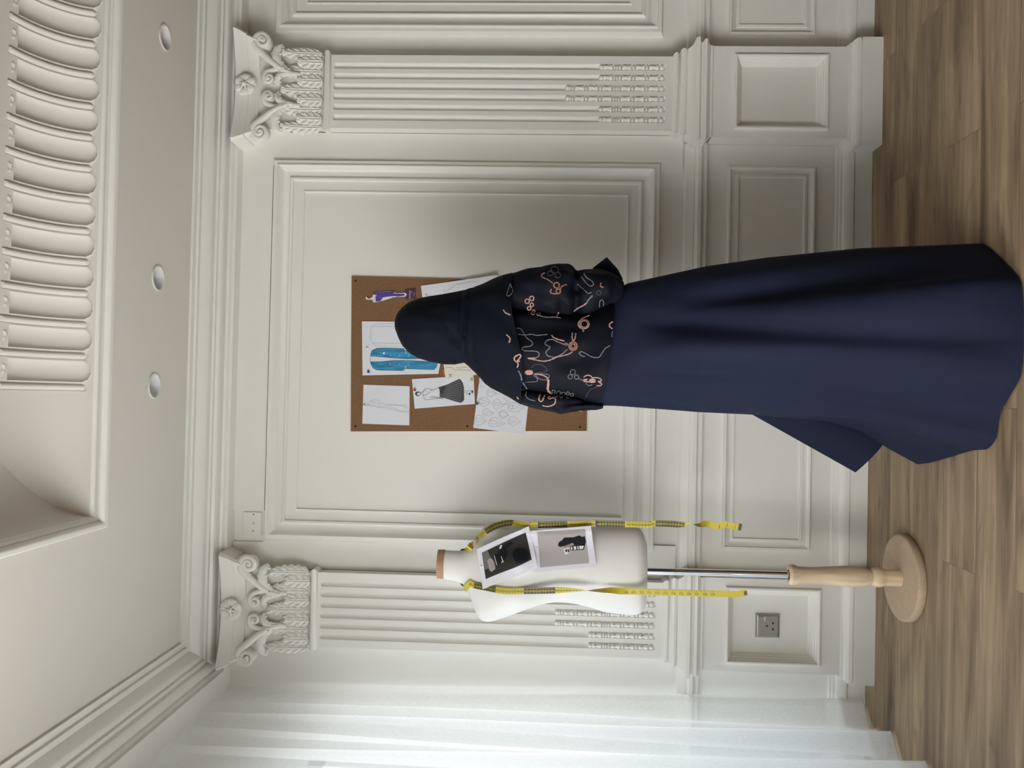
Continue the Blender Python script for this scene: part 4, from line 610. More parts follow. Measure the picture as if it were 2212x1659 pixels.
# ------------------------------------------------------------ downlights
names=['recessed ceiling downlight above the right pilaster','recessed ceiling downlight above the corkboard, middle of the three','recessed ceiling downlight nearest the curtain side']
for (lx,ly),lb in zip(LAMPS,names):
    t=thing('downlight',lb,'ceiling light',(lx,ly,ZC),'recessed downlights')
    mb=MB().lathe([(.0435,.0),(.0435,-.003),(.041,-.0042),(.0365,-.0035),(.034,.0005)],(lx,ly,ZC),32)
    # the lathe caps both ends; keep only the ring itself
    n=32*4; mb.f=mb.f[:n]; mb.m=mb.m[:n]
    obj('trim_ring',mb,M['ceil'],t,smooth=50)
    mb=MB().lathe([(.0342,.0),(.0335,.012),(.029,.034),(.022,.052),(.020,.053)],(lx,ly,ZC),32); n=32*4; mb.f=mb.f[:n]; mb.m=mb.m[:n]; mb.f=[f[::-1] for f in mb.f]
    obj('reflector',mb,M['cup'],t,smooth=60)
    mb=MB().lathe([(.0225,.056),(.0215,.048),(.014,.040),(.0005,.037)],(lx,ly,ZC),24); obj('bulb',mb,M['lens'],t,smooth=60)
# ------------------------------------------------------------ curtain
pk=[(.015,-1.128,-1.085),(-.075,-1.175,-1.165),(-.125,-1.130,-1.145),(-.200,-1.160,-1.205),(-.235,-1.132,-1.105),(-.330,-1.172,-1.180),(-.355,-1.133,-1.190),(-.470,-1.170,-1.215),(-.505,-1.131,-1.095),(-.62,-1.170,-1.190)]
y=-.70; i=0
while y>-4.7:
    pk.append((y,-1.131-.004*(i%2),-1.100-.02*((i*7)%3)/2)); pk.append((y-.10,-1.172,-1.19-.02*((i*5)%3)/2)); y-=.20+.03*((i*3)%2); i+=1
ysm=[];tops=[];bots=[]
for a,b in zip(pk,pk[1:]):
    for k in range(10):
        u=k/10; w=.5-.5*math.cos(PI*u)
        ysm.append(lerp(a[0],b[0],u)); tops.append(lerp(a[1],b[1],w)); bots.append(lerp(a[2],b[2],w))
def cpt(i,z):
    f=1-min(1,max(0,z/2.40)); g=f**1.25
    x=lerp(tops[i],bots[i],g)
    yy=ysm[i]+.010*math.sin(ysm[i]*9+z*1.6)*f
    x+=.006*math.sin(z*2.3+ysm[i]*14)*math.sin(PI*min(1,f))
    return (x,yy-.010*f if yy>0 else yy,z)
zs=[2.455,2.39,2.3,2.15,2.0,1.8,1.6,1.4,1.2,1.0,.8,.6,.4,.25,.14,.095]
t=thing('curtain','sheer white floor-length curtain hanging over the window wall','curtain',(-1.14,-.4,0))
mb=MB().grid([[cpt(i,z) for i in range(len(ysm))] for z in zs]); obj('curtain_fabric',mb,M['sheer'],t,smooth=80)
mb=MB(); mb.grid([[cpt(i,z) for i in range(len(ysm))] for z in (.095,.05,.012)])
mb.grid([[(p[0]-.003,p[1],p[2]) for p in (cpt(i,z) for i in range(len(ysm)))] for z in (.095,.05,.012)])
mb.tube([cpt(i,.011) for i in range(0,len(ysm))],.0028,5); obj('curtain_hem',mb,M['sheer'],t,smooth=80)
# ------------------------------------------------------------ corkboard and what is pinned to it
YB=.0125
tb=thing('corkboard','brown corkboard on the white wall panel behind the standing person','corkboard',(.16,YW-.008,1.5))
mb=MB(); b=BOARD; f=[(x,YB,z) for x,z in b]; k=[(x,YW-.008,z) for x,z in b]
mb.add(f+k,[(0,3,2,1)] ,0); mb.add(f+k,[(0,1,5,4),(1,2,6,5),(2,3,7,6),(3,0,4,7)],1)
obj('cork_panel',mb,[M['cork'],M['capw']],tb,smooth=0)
for x,z in SCREW:
    mb=MB().lathe([(.0004,-.0022),(.0030,-.0018),(.0045,-.0002),(.0045,.001)],(x,YB,z),12,axis='y'); obj('screw',mb,M['screw'],tb,smooth=50)
def sheet(name,label,cat,c,m,y,curl=0,n=10,group=None,flex=None):
    "a thin sheet with real thickness; c = four corners in the board plane"
    mb=MB(); F=[];Bk=[]
    for i in range(n+1):
        rf=[];rb=[]
        for j in range(n+1):
            u,v=i/n,j/n
            x=lerp(lerp(c[0][0],c[1][0],u),lerp(c[3][0],c[2][0],u),v); z=lerp(lerp(c[0][1],c[1][1],u),lerp(c[3][1],c[2][1],u),v)
            d=curl*(flex(u,v) if flex else (u*u))
            rf.append((x,y-d,z)); rb.append((x,y-d+.0005,z))
        F.append(rf);Bk.append(rb)
    mb.grid(F); mb.grid(Bk,0,False,True)
    edge=lambda a,b_: mb.grid([a,b_])
    edge(F[0],Bk[0]); edge(Bk[-1],F[-1]); edge([r_[0] for r_ in Bk],[r_[0] for r_ in F]); edge([r_[-1] for r_ in F],[r_[-1] for r_ in Bk])
    return mb
def sm(l): return [(p.x,p.z) for p in smooth_path([(x,0,z) for x,z in l],5)] if len(l)>2 else l
def face_y(mb):   # make every flat ink polygon and sheet read from the room side
    return mb
def finish(name,label,cat,mb,mats,group=None):
    o=obj(name,mb,mats,None,smooth=0)
    return tag(o,label,cat,group)
G='drawings pinned to the corkboard'
ys=YB-.0022; yi=ys-.0006
mb=sheet('','','',SH_A,0,ys); [mb.stroke(sm(l),.0008,yi,1) for l in IN_A]
finish('paper_drawing','white paper with a thin pencil sketch of a walking figure, top left of the corkboard','drawing',mb,[M['paper'],M['pencil']],G)
mb=sheet('','','',SH_B,0,ys-.001)
for l in BLUE: mb.poly([(x,yi-.001,z) for x,z in l],1)
for l in IN_B: mb.stroke(l,.0011,yi-.0016,2)
for l in PEN_B: mb.stroke(sm(l),.0007,yi-.0012,3)
for l in TAB_B: mb.poly([(x,yi-.0017,z) for x,z in l],4)
for l in POC_B: mb.poly([(x,yi-.0017,z) for x,z in l],0)
for x,z in BUT_B:
    mb.lathe([(.0024,-.0001),(.0024,.0001)],(x,yi-.0018,z),10,0,'y'); mb.lathe([(.0014,-.0001),(.0014,.0001)],(x,yi-.0021,z),8,2,'y')
rj=random.Random(3)
for _ in range(60):
    l=BLUE[rj.randrange(2)]; x0=min(p[0] for p in l)+.004;x1=max(p[0] for p in l)-.004;z0=min(p[1] for p in l)+.02;z1=max(p[1] for p in l)-.012
    x=lerp(x0,x1,.15+.7*rj.random()); z=lerp(z0,z1,rj.random()); h=.006+.014*rj.random()
    mb.stroke([(x,z),(x+.0006,z-h)],.0006,yi-.0013,5)
finish('paper_drawing','white paper with a bright blue marker drawing of a long coat, beside the headscarf','drawing',mb,[M['paper'],M['blue'],M['ink'],M['pencil'],M['green'],mat('blue_pale',(.16,.42,.62),.7)],G)
mb=sheet('','','',SH_C,0,ys-.0003)
for l in GRY_C: mb.poly([(x,yi-.0004,z) for x,z in l],4)
for a,b_ in SKL_C: mb.stroke([a,b_],.0012,yi-.0007,5)
for a,b_ in SKD_C: mb.stroke([a,b_],.0016,yi-.0007,1)
for l in IN_C: mb.stroke(sm(l),.0009,yi-.0009,1)
for l in BLK_C: mb.poly([(x,yi-.0006,z) for x,z in l],1)
for l in WHT_C: mb.poly([(x,yi-.0008,z) for x,z in l],0)
a,b_=WHT_C[0][0],WHT_C[0][3]
mb.stroke([(lerp(a[0],b_[0],.35)-.002,lerp(a[1],b_[1],.4)),(lerp(a[0],b_[0],.35)+.002,lerp(a[1],b_[1],.4))],.0009,yi-.0011,1)
finish('paper_drawing','white paper with an ink drawing of a woman in a wide dark pleated skirt','drawing',mb,[M['paper'],M['ink'],M['pencil'],M['paper'],mat('skirt_wash',(.065,.065,.07),.8),mat('wash_light',(.30,.30,.31),.8)],G)
mb=sheet('','','',SH_E,0,ys-.0006)
for i,l in enumerate(IN_E): mb.stroke(l,.0009,yi-.0008,1)
finish('paper_drawing','white paper covered with small folded paper diagrams, hanging past the lower left board edge','drawing',mb,[M['paper'],M['fold']],G)
mb=sheet('','','',SH_F,0,ys-.0004,.012,10,flex=lambda u,v:(u**1.5)*(1-.6*v)); mb.stroke(sm(IN_F[0]),.0008,yi-.0105,1)
finish('paper_drawing','white paper with a few line strokes curling off the right board edge behind the headscarf','drawing',mb,[M['paper'],M['ink']],G)
mb=sheet('','','',SH_D,0,ys-.0012); [mb.stroke(sm(l),.0007,yi-.0016,1) for l in IN_D]
V,Fc=text_tris('14',.0085); mb.add([(T14[0]+.0045+x,yi-.0018,T14[1]+.001+y) for x,y in V],Fc,1)
finish('number_card','cream card numbered 14 with a line figure, half hidden behind the shoulder','card',mb,[M['cream'],M['ink']])
mb=sheet('','','',ORANGE,0,ys-.0002,n=2); finish('orange_card','sliver of an orange card showing under the numbered cream card','card',mb,[M['orange']])
mb=MB(); 
for l in CUT_W: mb.poly([(x,ys-.004,z) for x,z in l],0); mb.poly([(x,ys-.0035,z) for x,z in l],0)
rim=[(x,z) for x,z in CUT_W[0]]; mb.grid([[(x,ys-.004,z) for x,z in rim],[(x,ys-.0035,z) for x,z in rim]],0,True)
for l in CUT_P: mb.poly([(x,ys-.0045,z) for x,z in l],1)
for l in CUT_I: mb.stroke(l,.0008,ys-.0048,2)
finish('paper_cutout','cut-out fashion figure in a purple outfit at the top right of the corkboard','cutout',mb,[M['paper'],M['purple'],M['ink']])
mb=sheet('','','',SH_H,0,ys-.0012,n=3)
V,Fc=text_tris('Northern',.0058); c0,a0,b0=TNORTH[0],TNORTH[1],TNORTH[2]
w=max(v[0] for v in V)-min(v[0] for v in V); L=math.hypot(b0[0]-a0[0],b0[1]-a0[1]); ux,uz=(b0[0]-a0[0])/L,(b0[1]-a0[1])/L
mb.add([((a0[0]+b0[0])/2+x*L/w*ux-(y+.003)*uz*-1*-1,ys-.0019,(a0[1]+b0[1])/2+x*L/w*uz+(y+.003)*ux) for x,y in V],Fc,1)
mb.stroke(TNORTH[3],.0010,ys-.0018,2); mb.stroke([(b0[0]-.008,b0[1]-.0035),(b0[0]-.002,b0[1]-.0034)],.0012,ys-.0018,2)
finish('name_card','small plum purple card with a white word below the purple cut-out','card',mb,[M['plum'],M['paper'],M['photo']])
def push_pin(name_label,x,z,m,y=YB-.003,s=1.,big=True):
    mb=MB()
    if big: mb.lathe([(.0005,-.0115),(.0036,-.0112),(.0044,-.0100),(.0040,-.0088),(.0026,-.0075),(.0026,-.0035),(.0040,-.0022),(.0044,-.0012),(.0036,0),(.0004,.0005)],(x,y,z),14,axis='y')
    else: mb.lathe([(.0004,-.0052),(.0018,-.0047),(.0026,-.0030),(.0020,-.0012),(.0004,-.0008)],(x,y,z),12,axis='y'); mb.tube([(x,y-.001,z),(x,y+.010,z)],.0005,6)
    o=obj('push_pin',mb,M[m],None,smooth=50); return tag(o,name_label,'push pin','push pins on the corkboard' if big else 'pins in the photo prints')
for (x,z),l,m in zip(PINS,['blue push pin in the corner of the blue coat drawing','white push pin at the top middle of the blue coat drawing','white push pin at the head of the walking figure sketch','red push pin above the head of the pleated skirt drawing','yellow push pin below the hem of the pleated skirt drawing','blue push pin on the folded paper diagrams sheet','white push pin at the top of the curling sheet near the headscarf'],['pblue','wpin','wpin','red','yellow','pblue','wpin']):
    push_pin(l,x,z,m)
# ------------------------------------------------------------ dress form
FX,FY=-.565,-.335
tf=thing('dress_form','white jersey dress form on a turned wooden stand with round base','dress form',(FX,FY,0))
mb=MB().lathe([(.001,.0265),(.132,.0265),(.1385,.0255),(.1415,.022),(.1425,.012),(.1420,.003),(.139,.0),(.001,0)],(FX,FY,0),72); obj('base_disc',mb,M['mdf'],tf,smooth=50)
mb=MB().lathe([(.0005,HANDLE[0][0]-.012)]+[(.017,HANDLE[0][0]-.012),(.017,HANDLE[0][0]-.001)]+[(r_,z) for z,r_ in HANDLE]+[(.0279,.0262)],(FX-.001,FY,0),36); obj('turned_handle',mb,M['pine'],tf,smooth=40)
mb=MB().tube([(FX-.002,FY,.37),(FX-.004,FY,1.0)],.0118,20); obj('pole',mb,M['chrome'],tf,smooth=60)
# torso: outline by height, depth of front (towards the room) and back
TD=[(1.54,.043,.043),(1.50,.047,.046),(1.472,.052,.052),(1.45,.058,.060),(1.43,.068,.066),(1.40,.084,.075),(1.36,.104,.080),(1.32,.121,.083),(1.285,.126,.085),(1.25,.120,.084),(1.21,.104,.078),(1.16,.089,.072),(1.10,.088,.074),(1.05,.094,.084),(.99,.101,.096),(.94,.105,.102),(.90,.104,.102),(.885,.098,.096),(.874,.088,.086),(.866,.072,.07),(.859,.05,.05)]
def torso_rows(n=72):
    rows=[]; Z=[]
    for a,b in zip(TORSO,TORSO[1:]):
        k=max(1,int((a[0]-b[0])/.009)); Z+=[lerp(a[0],b[0],i/k) for i in range(k)]
    Z.append(TORSO[-1][0])
    for z in Z:
        xl,xr=tab(TORSO,z,1),tab(TORSO,z,2); df,db=tab(TD,z,1)*.9,tab(TD,z,2)*.9
        cx,h=(xl+xr)/2,(xr-xl)/2; row=[]
        sh=min(1,max(0,(1.45-z)/.06))*min(1,max(0,(z-1.33)/.05))   # shoulders: flatter section
        ex=1-.25*sh
        for k in range(n):
            a=2*PI*k/n; c,s=math.cos(a),math.sin(a)
            x=cx+h*math.copysign(abs(c)**(.92),c); yy=math.copysign(abs(s)**ex,s)
            y=FY+(yy*df if s<0 else yy*db)
            if s<0: # two busts and the hollow between them
                for bx,wt in ((-.655,.022),(-.515,.020)):
                    y-=wt*math.exp(-((x-bx)/.055)**2-((z-1.285)/.062)**2)
                y+=.010*math.exp(-((x+.585)/.035)**2-((z-1.285)/.07)**2)
            row.append((x,y,z))
        rows.append(row)
    for _ in range(2):   # relax the outline a little along the height
        rows=[rows[0]]+[[tuple((rows[i-1][k][q]+2*rows[i][k][q]+rows[i+1][k][q])/4 for q in range(3)) for k in range(n)] for i in range(1,len(rows)-1)]+[rows[-1]]
    return rows
TR=torso_rows(); mt=MB().grid(TR,0,True,True)
mt.fan(TR[0],tuple(sum(p[q] for p in TR[0])/len(TR[0]) for q in range(3)),0)
cb=[sum(p[q] for p in TR[-1])/len(TR[-1]) for q in range(3)]; mt.fan(TR[-1],(cb[0],cb[1],cb[2]-.004),0,True)
obj('torso',mt,M['jersey'],tf,smooth=70,recalc=True)
seam=[]
mb=MB(); (za,xa,xb),(zc,xc,xd)=NECKCAP; mb.grid([[( (p+q)/2+(q-p)/2*math.cos(2*PI*k/40), FY+.044*math.sin(2*PI*k/40), z) for k in range(40)] for p,q,z in ((xa+.001,xb-.001,za),(xa,xb,za-.001),(xc,xd,zc-.002))],0,True)
mb.fan([((xa+xb)/2+(xb-xa)/2*math.cos(2*PI*k/40),FY+.044*math.sin(2*PI*k/40),za) for k in range(40)],((xa+xb)/2,FY,za),0); obj('neck_cap',mb,M['capw'],tf,smooth=40,recalc=True)['label']='brown card neck cap'
bt=BVHTree.FromPolygons(mt.v,[f for f in mt.f])
def on_form(x,z,off,default=None):
    h=bt.ray_cast(Vector((x,-1.5,z)),Vector((0,1,0)))
    y=h[0].y if h[0] is not None else None
    return y
def taut(polys,name,label,mats,off,seq):
    "a flexible print laid over the form: bends in one direction like paper"
    c=polys[0]; n=24
    def uv(u,v): return (lerp(lerp(c[0][0],c[1][0],u),lerp(c[3][0],c[2][0],u),v),lerp(lerp(c[0][1],c[1][1],u),lerp(c[3][1],c[2][1],u),v))
    prof=[]
    for i in range(n+1):   # nearest point to the room over each cross line
        u=i/n; best=[]
        for v in (.2,.35,.5,.65,.8):
            x,z=uv(u,v); y=on_form(x,z,0)
            if y is not None: best.append((y,v))
        prof.append(best)
    def yat(u,v):
        x,z=uv(u,v); acc=[]
        return None
    Y=[]
    for i in range(n+1):
        row=[]
        for j in range(n+1):
            x,z=uv(i/n,j/n); y=on_form(x,z,0); row.append(y)
        vals=[(j,y) for j,y in enumerate(row) if y is not None]
        for j in range(n+1):
            if row[j] is None:
                jj,yy=min(vals,key=lambda q:abs(q[0]-j)) if vals else (j,FY-.1); row[j]=min(yy,FY-.115)+.0*abs(jj-j)
        Y.append(row)
    for i in range(n+1):
        for j in range(n+1): Y[i][j]=min(Y[i][j],FY-.098)
    for _ in range(40):
        Y=[[min(Y[i][j],(Y[max(i-1,0)][j]+Y[min(i+1,n)][j]+Y[i][max(j-1,0)]+Y[i][min(j+1,n)])/4) for j in range(n+1)] for i in range(n+1)]
    def y_of(x,z):
        # invert the bilinear map by a few Newton steps
        u=v=.5
        for _ in range(12):
            px,pz=uv(u,v); ex,ez=x-px,z-pz; h=1e-3
            ax,az=uv(u+h,v); bx,bz=uv(u,v+h); a11,a21=(ax-px)/h,(az-pz)/h; a12,a22=(bx-px)/h,(bz-pz)/h; D=a11*a22-a12*a21
            u+=(ex*a22-ez*a12)/D; v+=(a11*ez-a21*ex)/D
        u=min(1,max(0,u))*n; v=min(1,max(0,v))*n; i=min(int(u),n-1); j=min(int(v),n-1); fu,fv=u-i,v-j
        return lerp(lerp(Y[i][j],Y[i+1][j],fu),lerp(Y[i][j+1],Y[i+1][j+1],fu),fv)-off
    mb=MB(); F=[[(*uv(i/n,j/n),Y[i][j]-off) for j in range(n+1)] for i in range(n+1)]
    mb.grid([[(p[0],p[2],p[1]) for p in r_] for r_ in F]); mb.grid([[(p[0],p[2]+.0006,p[1]) for p in r_] for r_ in F],0,False,True)
    for k,(pl,m) in enumerate(zip(polys[1:],seq)):
        ly=.0014+.0004*k
        if len(pl)==4:
            q=28; mb.grid([[((lambda x,z:(x,y_of(x,z)-ly,z))(lerp(lerp(pl[0][0],pl[1][0],a/q),lerp(pl[3][0],pl[2][0],a/q),b/q),lerp(lerp(pl[0][1],pl[1][1],a/q),lerp(pl[3][1],pl[2][1],a/q),b/q))) for b in range(q+1)] for a in range(q+1)],m)
        else:
            T=MB().poly([(x,0,z) for x,z in pl]); tri=[[T.v[i] for i in f] for f in T.f]
            for _ in range(3): tri=[q_ for A,B,D in tri for q_ in (lambda a,b_,d:[(A,a,d),(a,B,b_),(d,b_,D),(a,b_,d)])(tuple((p+q)/2 for p,q in zip(A,B)),tuple((p+q)/2 for p,q in zip(B,D)),tuple((p+q)/2 for p,q in zip(D,A)))]
            for q_ in tri: mb.add([(x,y_of(x,z)-ly-.0003,z) for x,_y,z in q_],[(0,1,2)],m)
    o=obj('photo_print',mb,mats,None,smooth=0); tag(o,label,'photo print','photo prints pinned to the dress form'); return y_of
ya1=taut(PR2,'photo_print','pale photo print with a small seated black figure, lower one on the dress form',[M['photo'],M['pmauve'],M['pblack'],M['phand'],M['pwhite']],.0025,[1,2,3,4,2,4,4,4,4,2,2])
ya2=taut(PR1,'photo_print','dark photo print with wide white border, upper of two on the dress form',[M['photo'],M['pdark'],M['ptaupe'],M['ppale'],M['pblack'],M['pwhite']],.0050,[1,2,3,4,4,5,5,5,4])
push_pin('tiny white pin at the top of the dark photo print',PPIN[0][0],PPIN[0][1],'wpin',ya2(*PPIN[0])-.0005,big=False)
push_pin('tiny white pin at the top of the pale photo print',PPIN[1][0],PPIN[1][1],'wpin',ya1(*PPIN[1])-.0005,big=False)
# ------------------------------------------------------------ tape measure
tt=thing('tape_measure','yellow and black cloth tape measure draped round the neck of the dress form','tape measure',(FX,FY,1.47))
def hang(pts,y0):
    out=[];yl=None
    for x,z in pts:
        ys_=[on_form(x+d,z,0) for d in (-.008,0,.008)]; ys_=[q for q in ys_ if q is not None]
        y=min(ys_) if ys_ else None
        if y is None: y=yl if yl is not None else y0
        else: y-=.007
        if yl is not None and z<1.30: y=min(y,max(yl,y0)) if y>yl else y
        if z<1.28: y=min(y,y0+.012)
        yl=y; out.append(Vector((x,y,z)))
    return out
back=[Vector((-.574,FY+.062,1.492)),Vector((-.610,FY+.046,1.484)),Vector((-.641,FY+.004,1.470)),Vector((-.637,FY-.034,1.460))]
lo=hang(TAPELO,-.466); up=hang(TAPEUP,-.445)
lo=back+lo[1:]
up=[Vector((-.574,FY+.062,1.492)),Vector((-.538,FY+.046,1.484)),Vector((-.510,FY+.004,1.464)),Vector((-.506,FY-.030,1.455))]+up
def ribbon(pts,tw,secs,first,inch=None):
    P=smooth_path(pts,6); N=len(P); rows=[]; fr=[]
    for i,p in enumerate(P):
        t=(P[min(i+1,N-1)]-P[max(i-1,0)]).normalized()
        q=bt.find_nearest(p); nrm=Vector((0,-1,0))
        if q[0] is not None and q[3]<.03:
            nn=(p-q[0]); nrm=nn.normalized() if nn.length>1e-4 else nrm
            if p.z<1.40: nrm=(nrm*.35+Vector((0,-1,0))*.65).normalized()
        a=tw(p.z) if i>18 else 0
        w=nrm.cross(t); w.normalize(); nrm=t.cross(w).normalized()
        if w.x<0 and i>20: w=-w; 
        n2=t.cross(w).normalized()
        if n2.dot(nrm)<0: n2=-n2
        w2=w*math.cos(a)+n2*math.sin(a); n3=n2*math.cos(a)-w*math.sin(a)
        fr.append((p,t,w2,n3)); 
    def clear(v):
        for _ in range(4):
            q=bt.find_nearest(v)
            if q[0] is None: break
            d=v-q[0]; ins=d.dot(q[1])<0
            cl=.006 if v.z>1.40 else .0028
            if ins: v=q[0]+q[1]*cl
            elif d.length<cl*.8: v=q[0]+d.normalized()*cl
            else: break
        return v
    mb=MB(); hw=.0102
    for i in range(N-1):
        z=(P[i].z+P[i+1].z)/2; k=0
        if i>10:
            for s in secs:
                if z<s: k+=1
        m=(first+k)%2 if (k<len(secs)) else 0
        if i<=10: m=(i//7)%2
        A,B=fr[i],fr[i+1]
        cols=[-1,-.5,0,.5,1]
        ra_=[[clear(X_[0]+X_[2]*hw*k_) for k_ in cols] for X_ in (A,B)]
        rb_=[[clear(v-X_[3]*.0005) for v in r_] for r_,X_ in zip(ra_,(A,B))]
        mb.grid([ra_[1],ra_[0]],m); mb.grid([rb_[0],rb_[1]],m)
    return mb,fr
def at_z(fr,z):
    b=None
    for i in range(14,len(fr)-1):
        if (fr[i][0].z-z)*(fr[i+1][0].z-z)<=0 and fr[i][0].z!=fr[i+1][0].z:
            u=(fr[i][0].z-z)/(fr[i][0].z-fr[i+1][0].z); b=[fr[i][k].lerp(fr[i+1][k],u) for k in range(4)]; break
    return b
def mark(mb,f,s,size,m,off=0,dv=0):
    p,t,w,n=f; upv=w if w.x>0 else -w; 
    if n.y>0: n=-n
    V,Fc=text_tris(s,size)
    mb.add([p+t*(x+dv)+upv*(y+off)+n*.0007 for x,y in V],Fc,m)
def tick(mb,f,a,b,wd,m):
    p,t,w,n=f; upv=w if w.x>0 else -w
    if n.y>0: n=-n
    mb.add([p+upv*a-t*wd/2+n*.0006,p+upv*a+t*wd/2+n*.0006,p+upv*b+t*wd/2+n*.0006,p+upv*b-t*wd/2+n*.0006],[(0,1,2,3)],m)
def tw_lo(z): return 0 if z>1.16 else (PI if z<.93 else PI*(1.16-z)/.23)
def tw_up(z): return 0 if z>.775 else (PI if z<.665 else PI*(.775-z)/.11)
m1,f1=ribbon(lo,tw_lo,TLOSEC,0); m2,f2=ribbon(up,tw_up,TUPSEC,0)
for fr,secs,v0 in ((f1,TLOSEC,61),(f2,TUPSEC,24)):
    mb=m1 if fr is f1 else m2; zz=[fr[14][0].z-.002]+list(secs); n=v0
    for k,(za,zb_) in enumerate(zip(zz,zz[1:])):
        c=max(1,round((za-zb_)/.0098)); ink=1 if k%2==0 else 0
        for i in range(c):
            z=lerp(za,zb_,(i+.5)/c); f=at_z(fr,z)
            if f is None: continue
            mark(mb,f,str(n%100),.0062,ink,-.0015); tick(mb,at_z(fr,lerp(za,zb_,(i+.99)/c)) or f,-.0098,.0098,.0007,ink)
            for q in (.2,.4,.6,.8):
                g=at_z(fr,lerp(za,zb_,(i+q)/c))
                if g: tick(mb,g,.0062,.0100,.0005,ink)
            n+=1
for i,z in enumerate(INCH):
    f=at_z(f1,z)
    if f:
        s=str(68+i)
        mark(m1,f,s[0],.0078,1,-.003,-.0042); mark(m1,f,s[1],.0078,1,-.003,.0042); tick(m1,f,-.0085,.0100,.0007,1)
    for q in range(1,8):
        g=at_z(f1,z-.0254*q/8)
        if g and i<11: tick(m1,g,.0100-(.0065 if q==4 else .004),.0100,.0005,1)
for i,z in enumerate((.640,.6145,.589)):
    f=at_z(f2,z)
    if f: mark(m2,f,str(3-i),.0078,1,-.002); tick(m2,f,-.0085,.010,.0007,1)
m1.merge(m2); obj('tape_ribbon',m1,[M['tape'],M['tapek']],tt,smooth=30)
for fr,sh in ((f1,.6),(f2,1.)):
    p,t,w,n=fr[-1]; mb=MB(); a=.0108*sh
    mb.add([p+w*a-n*.0009-t*.009,p-w*a-n*.0009-t*.009,p-w*a-n*.0009+t*.0015,p+w*a-n*.0009+t*.0015,p+w*a+n*.0014-t*.009,p-w*a+n*.0014-t*.009,p-w*a+n*.0014+t*.0015,p+w*a+n*.0014+t*.0015],[(0,1,2,3),(7,6,5,4),(0,4,5,1),(1,5,6,2),(2,6,7,3),(3,7,4,0)])
    obj('metal_tip',mb,M['clip'],tt,smooth=0,recalc=True)
# ------------------------------------------------------------ the person
PX,PY=.146,-.60
tp=thing('person','person seen from behind in dark headscarf and long navy gown, facing the corkboard','person',(PX,PY,0))
def wob(x,y,z,s,a): return a*mnoise.noise(Vector((x*s,y*s,z*s)))
def loft(T,Z,D,yc,n,ex=1.0,disp=None):
    rows=[]
    for z in Z:
        xl,xr=tab(T,z,1),tab(T,z,2); cx,h=(xl+xr)/2,(xr-xl)/2; db,df=tab(D,z,1),tab(D,z,2); row=[]
        for k in range(n):
            a=2*PI*k/n; c,s=math.cos(a),math.sin(a)
            x=cx+h*math.copysign(abs(c)**ex,c); y=yc+(math.copysign(abs(s)**ex,s))*(db if s<0 else df)
            if disp:
                d=disp(a,z,x); x+=c*d*(1-abs(c)**6); y+=s*d
            row.append((x,y,z))
        rows.append(row)
    return rows
def zr(a,b,n): return [lerp(a,b,i/n) for i in range(n+1)]
# headscarf hood
HD=[(1.6711,.012,.012),(1.668,.040,.036),(1.664,.056,.05),(1.657,.072,.064),(1.647,.087,.076),(1.628,.104,.09),(1.60,.118,.098),(1.567,.126,.10),(1.524,.124,.098),(1.488,.115,.092),(1.454,.104,.085),(1.42,.10,.08)]
def hd(a,z,x):
    d=.0
    u=x-.2; 
    d+=.006*math.sin(26*(z*.75+u*.9)+1.2)*max(0,min(1,(1.60-z)/.1))*(.5+.5*math.sin(a*2+1))
    if math.sin(a)<0:
        for (x0,z0),(x1,z1),am,wd in (((.100,1.462),(.165,1.575),-.005,.010),((.118,1.455),(.20,1.56),.005,.014),((.135,1.45),(.255,1.535),-.004,.010),((.32,1.46),(.25,1.60),-.005,.016)):
            ux,uz=x1-x0,z1-z0; L=math.hypot(ux,uz); s_=((x-x0)*ux+(z-z0)*uz)/L/L; q=((x-x0)*uz-(z-z0)*ux)/L
            d+=am*math.exp(-(q/wd)**2)*max(0,1-abs(s_-.35)/.75)
    d+=wob(x,a,z,9,.004)
    return d
hz_=[1.6711,1.6700,1.6684,1.666,1.6642,1.661]+zr(1.657,1.425,44)
rows=loft(HOOD,hz_,HD,PY,72,1.,hd)
hood=MB(); n=72
hood.grid(rows,0,True,True)
# opening for the face on the far side
keep=[]
for i,f in enumerate(hood.f):
    r_,k=divmod(i,n); z=hz_[r_]; a=2*PI*(k+.5)/n
    if abs(a-PI/2)<R(42)*(1-.25*abs(z-1.545)/.1) and 1.455<z<1.632: continue
    keep.append(f)
hood.f=keep; hood.m=[0]*len(keep); hood.fan(rows[0],(.209,PY,1.6716),0)
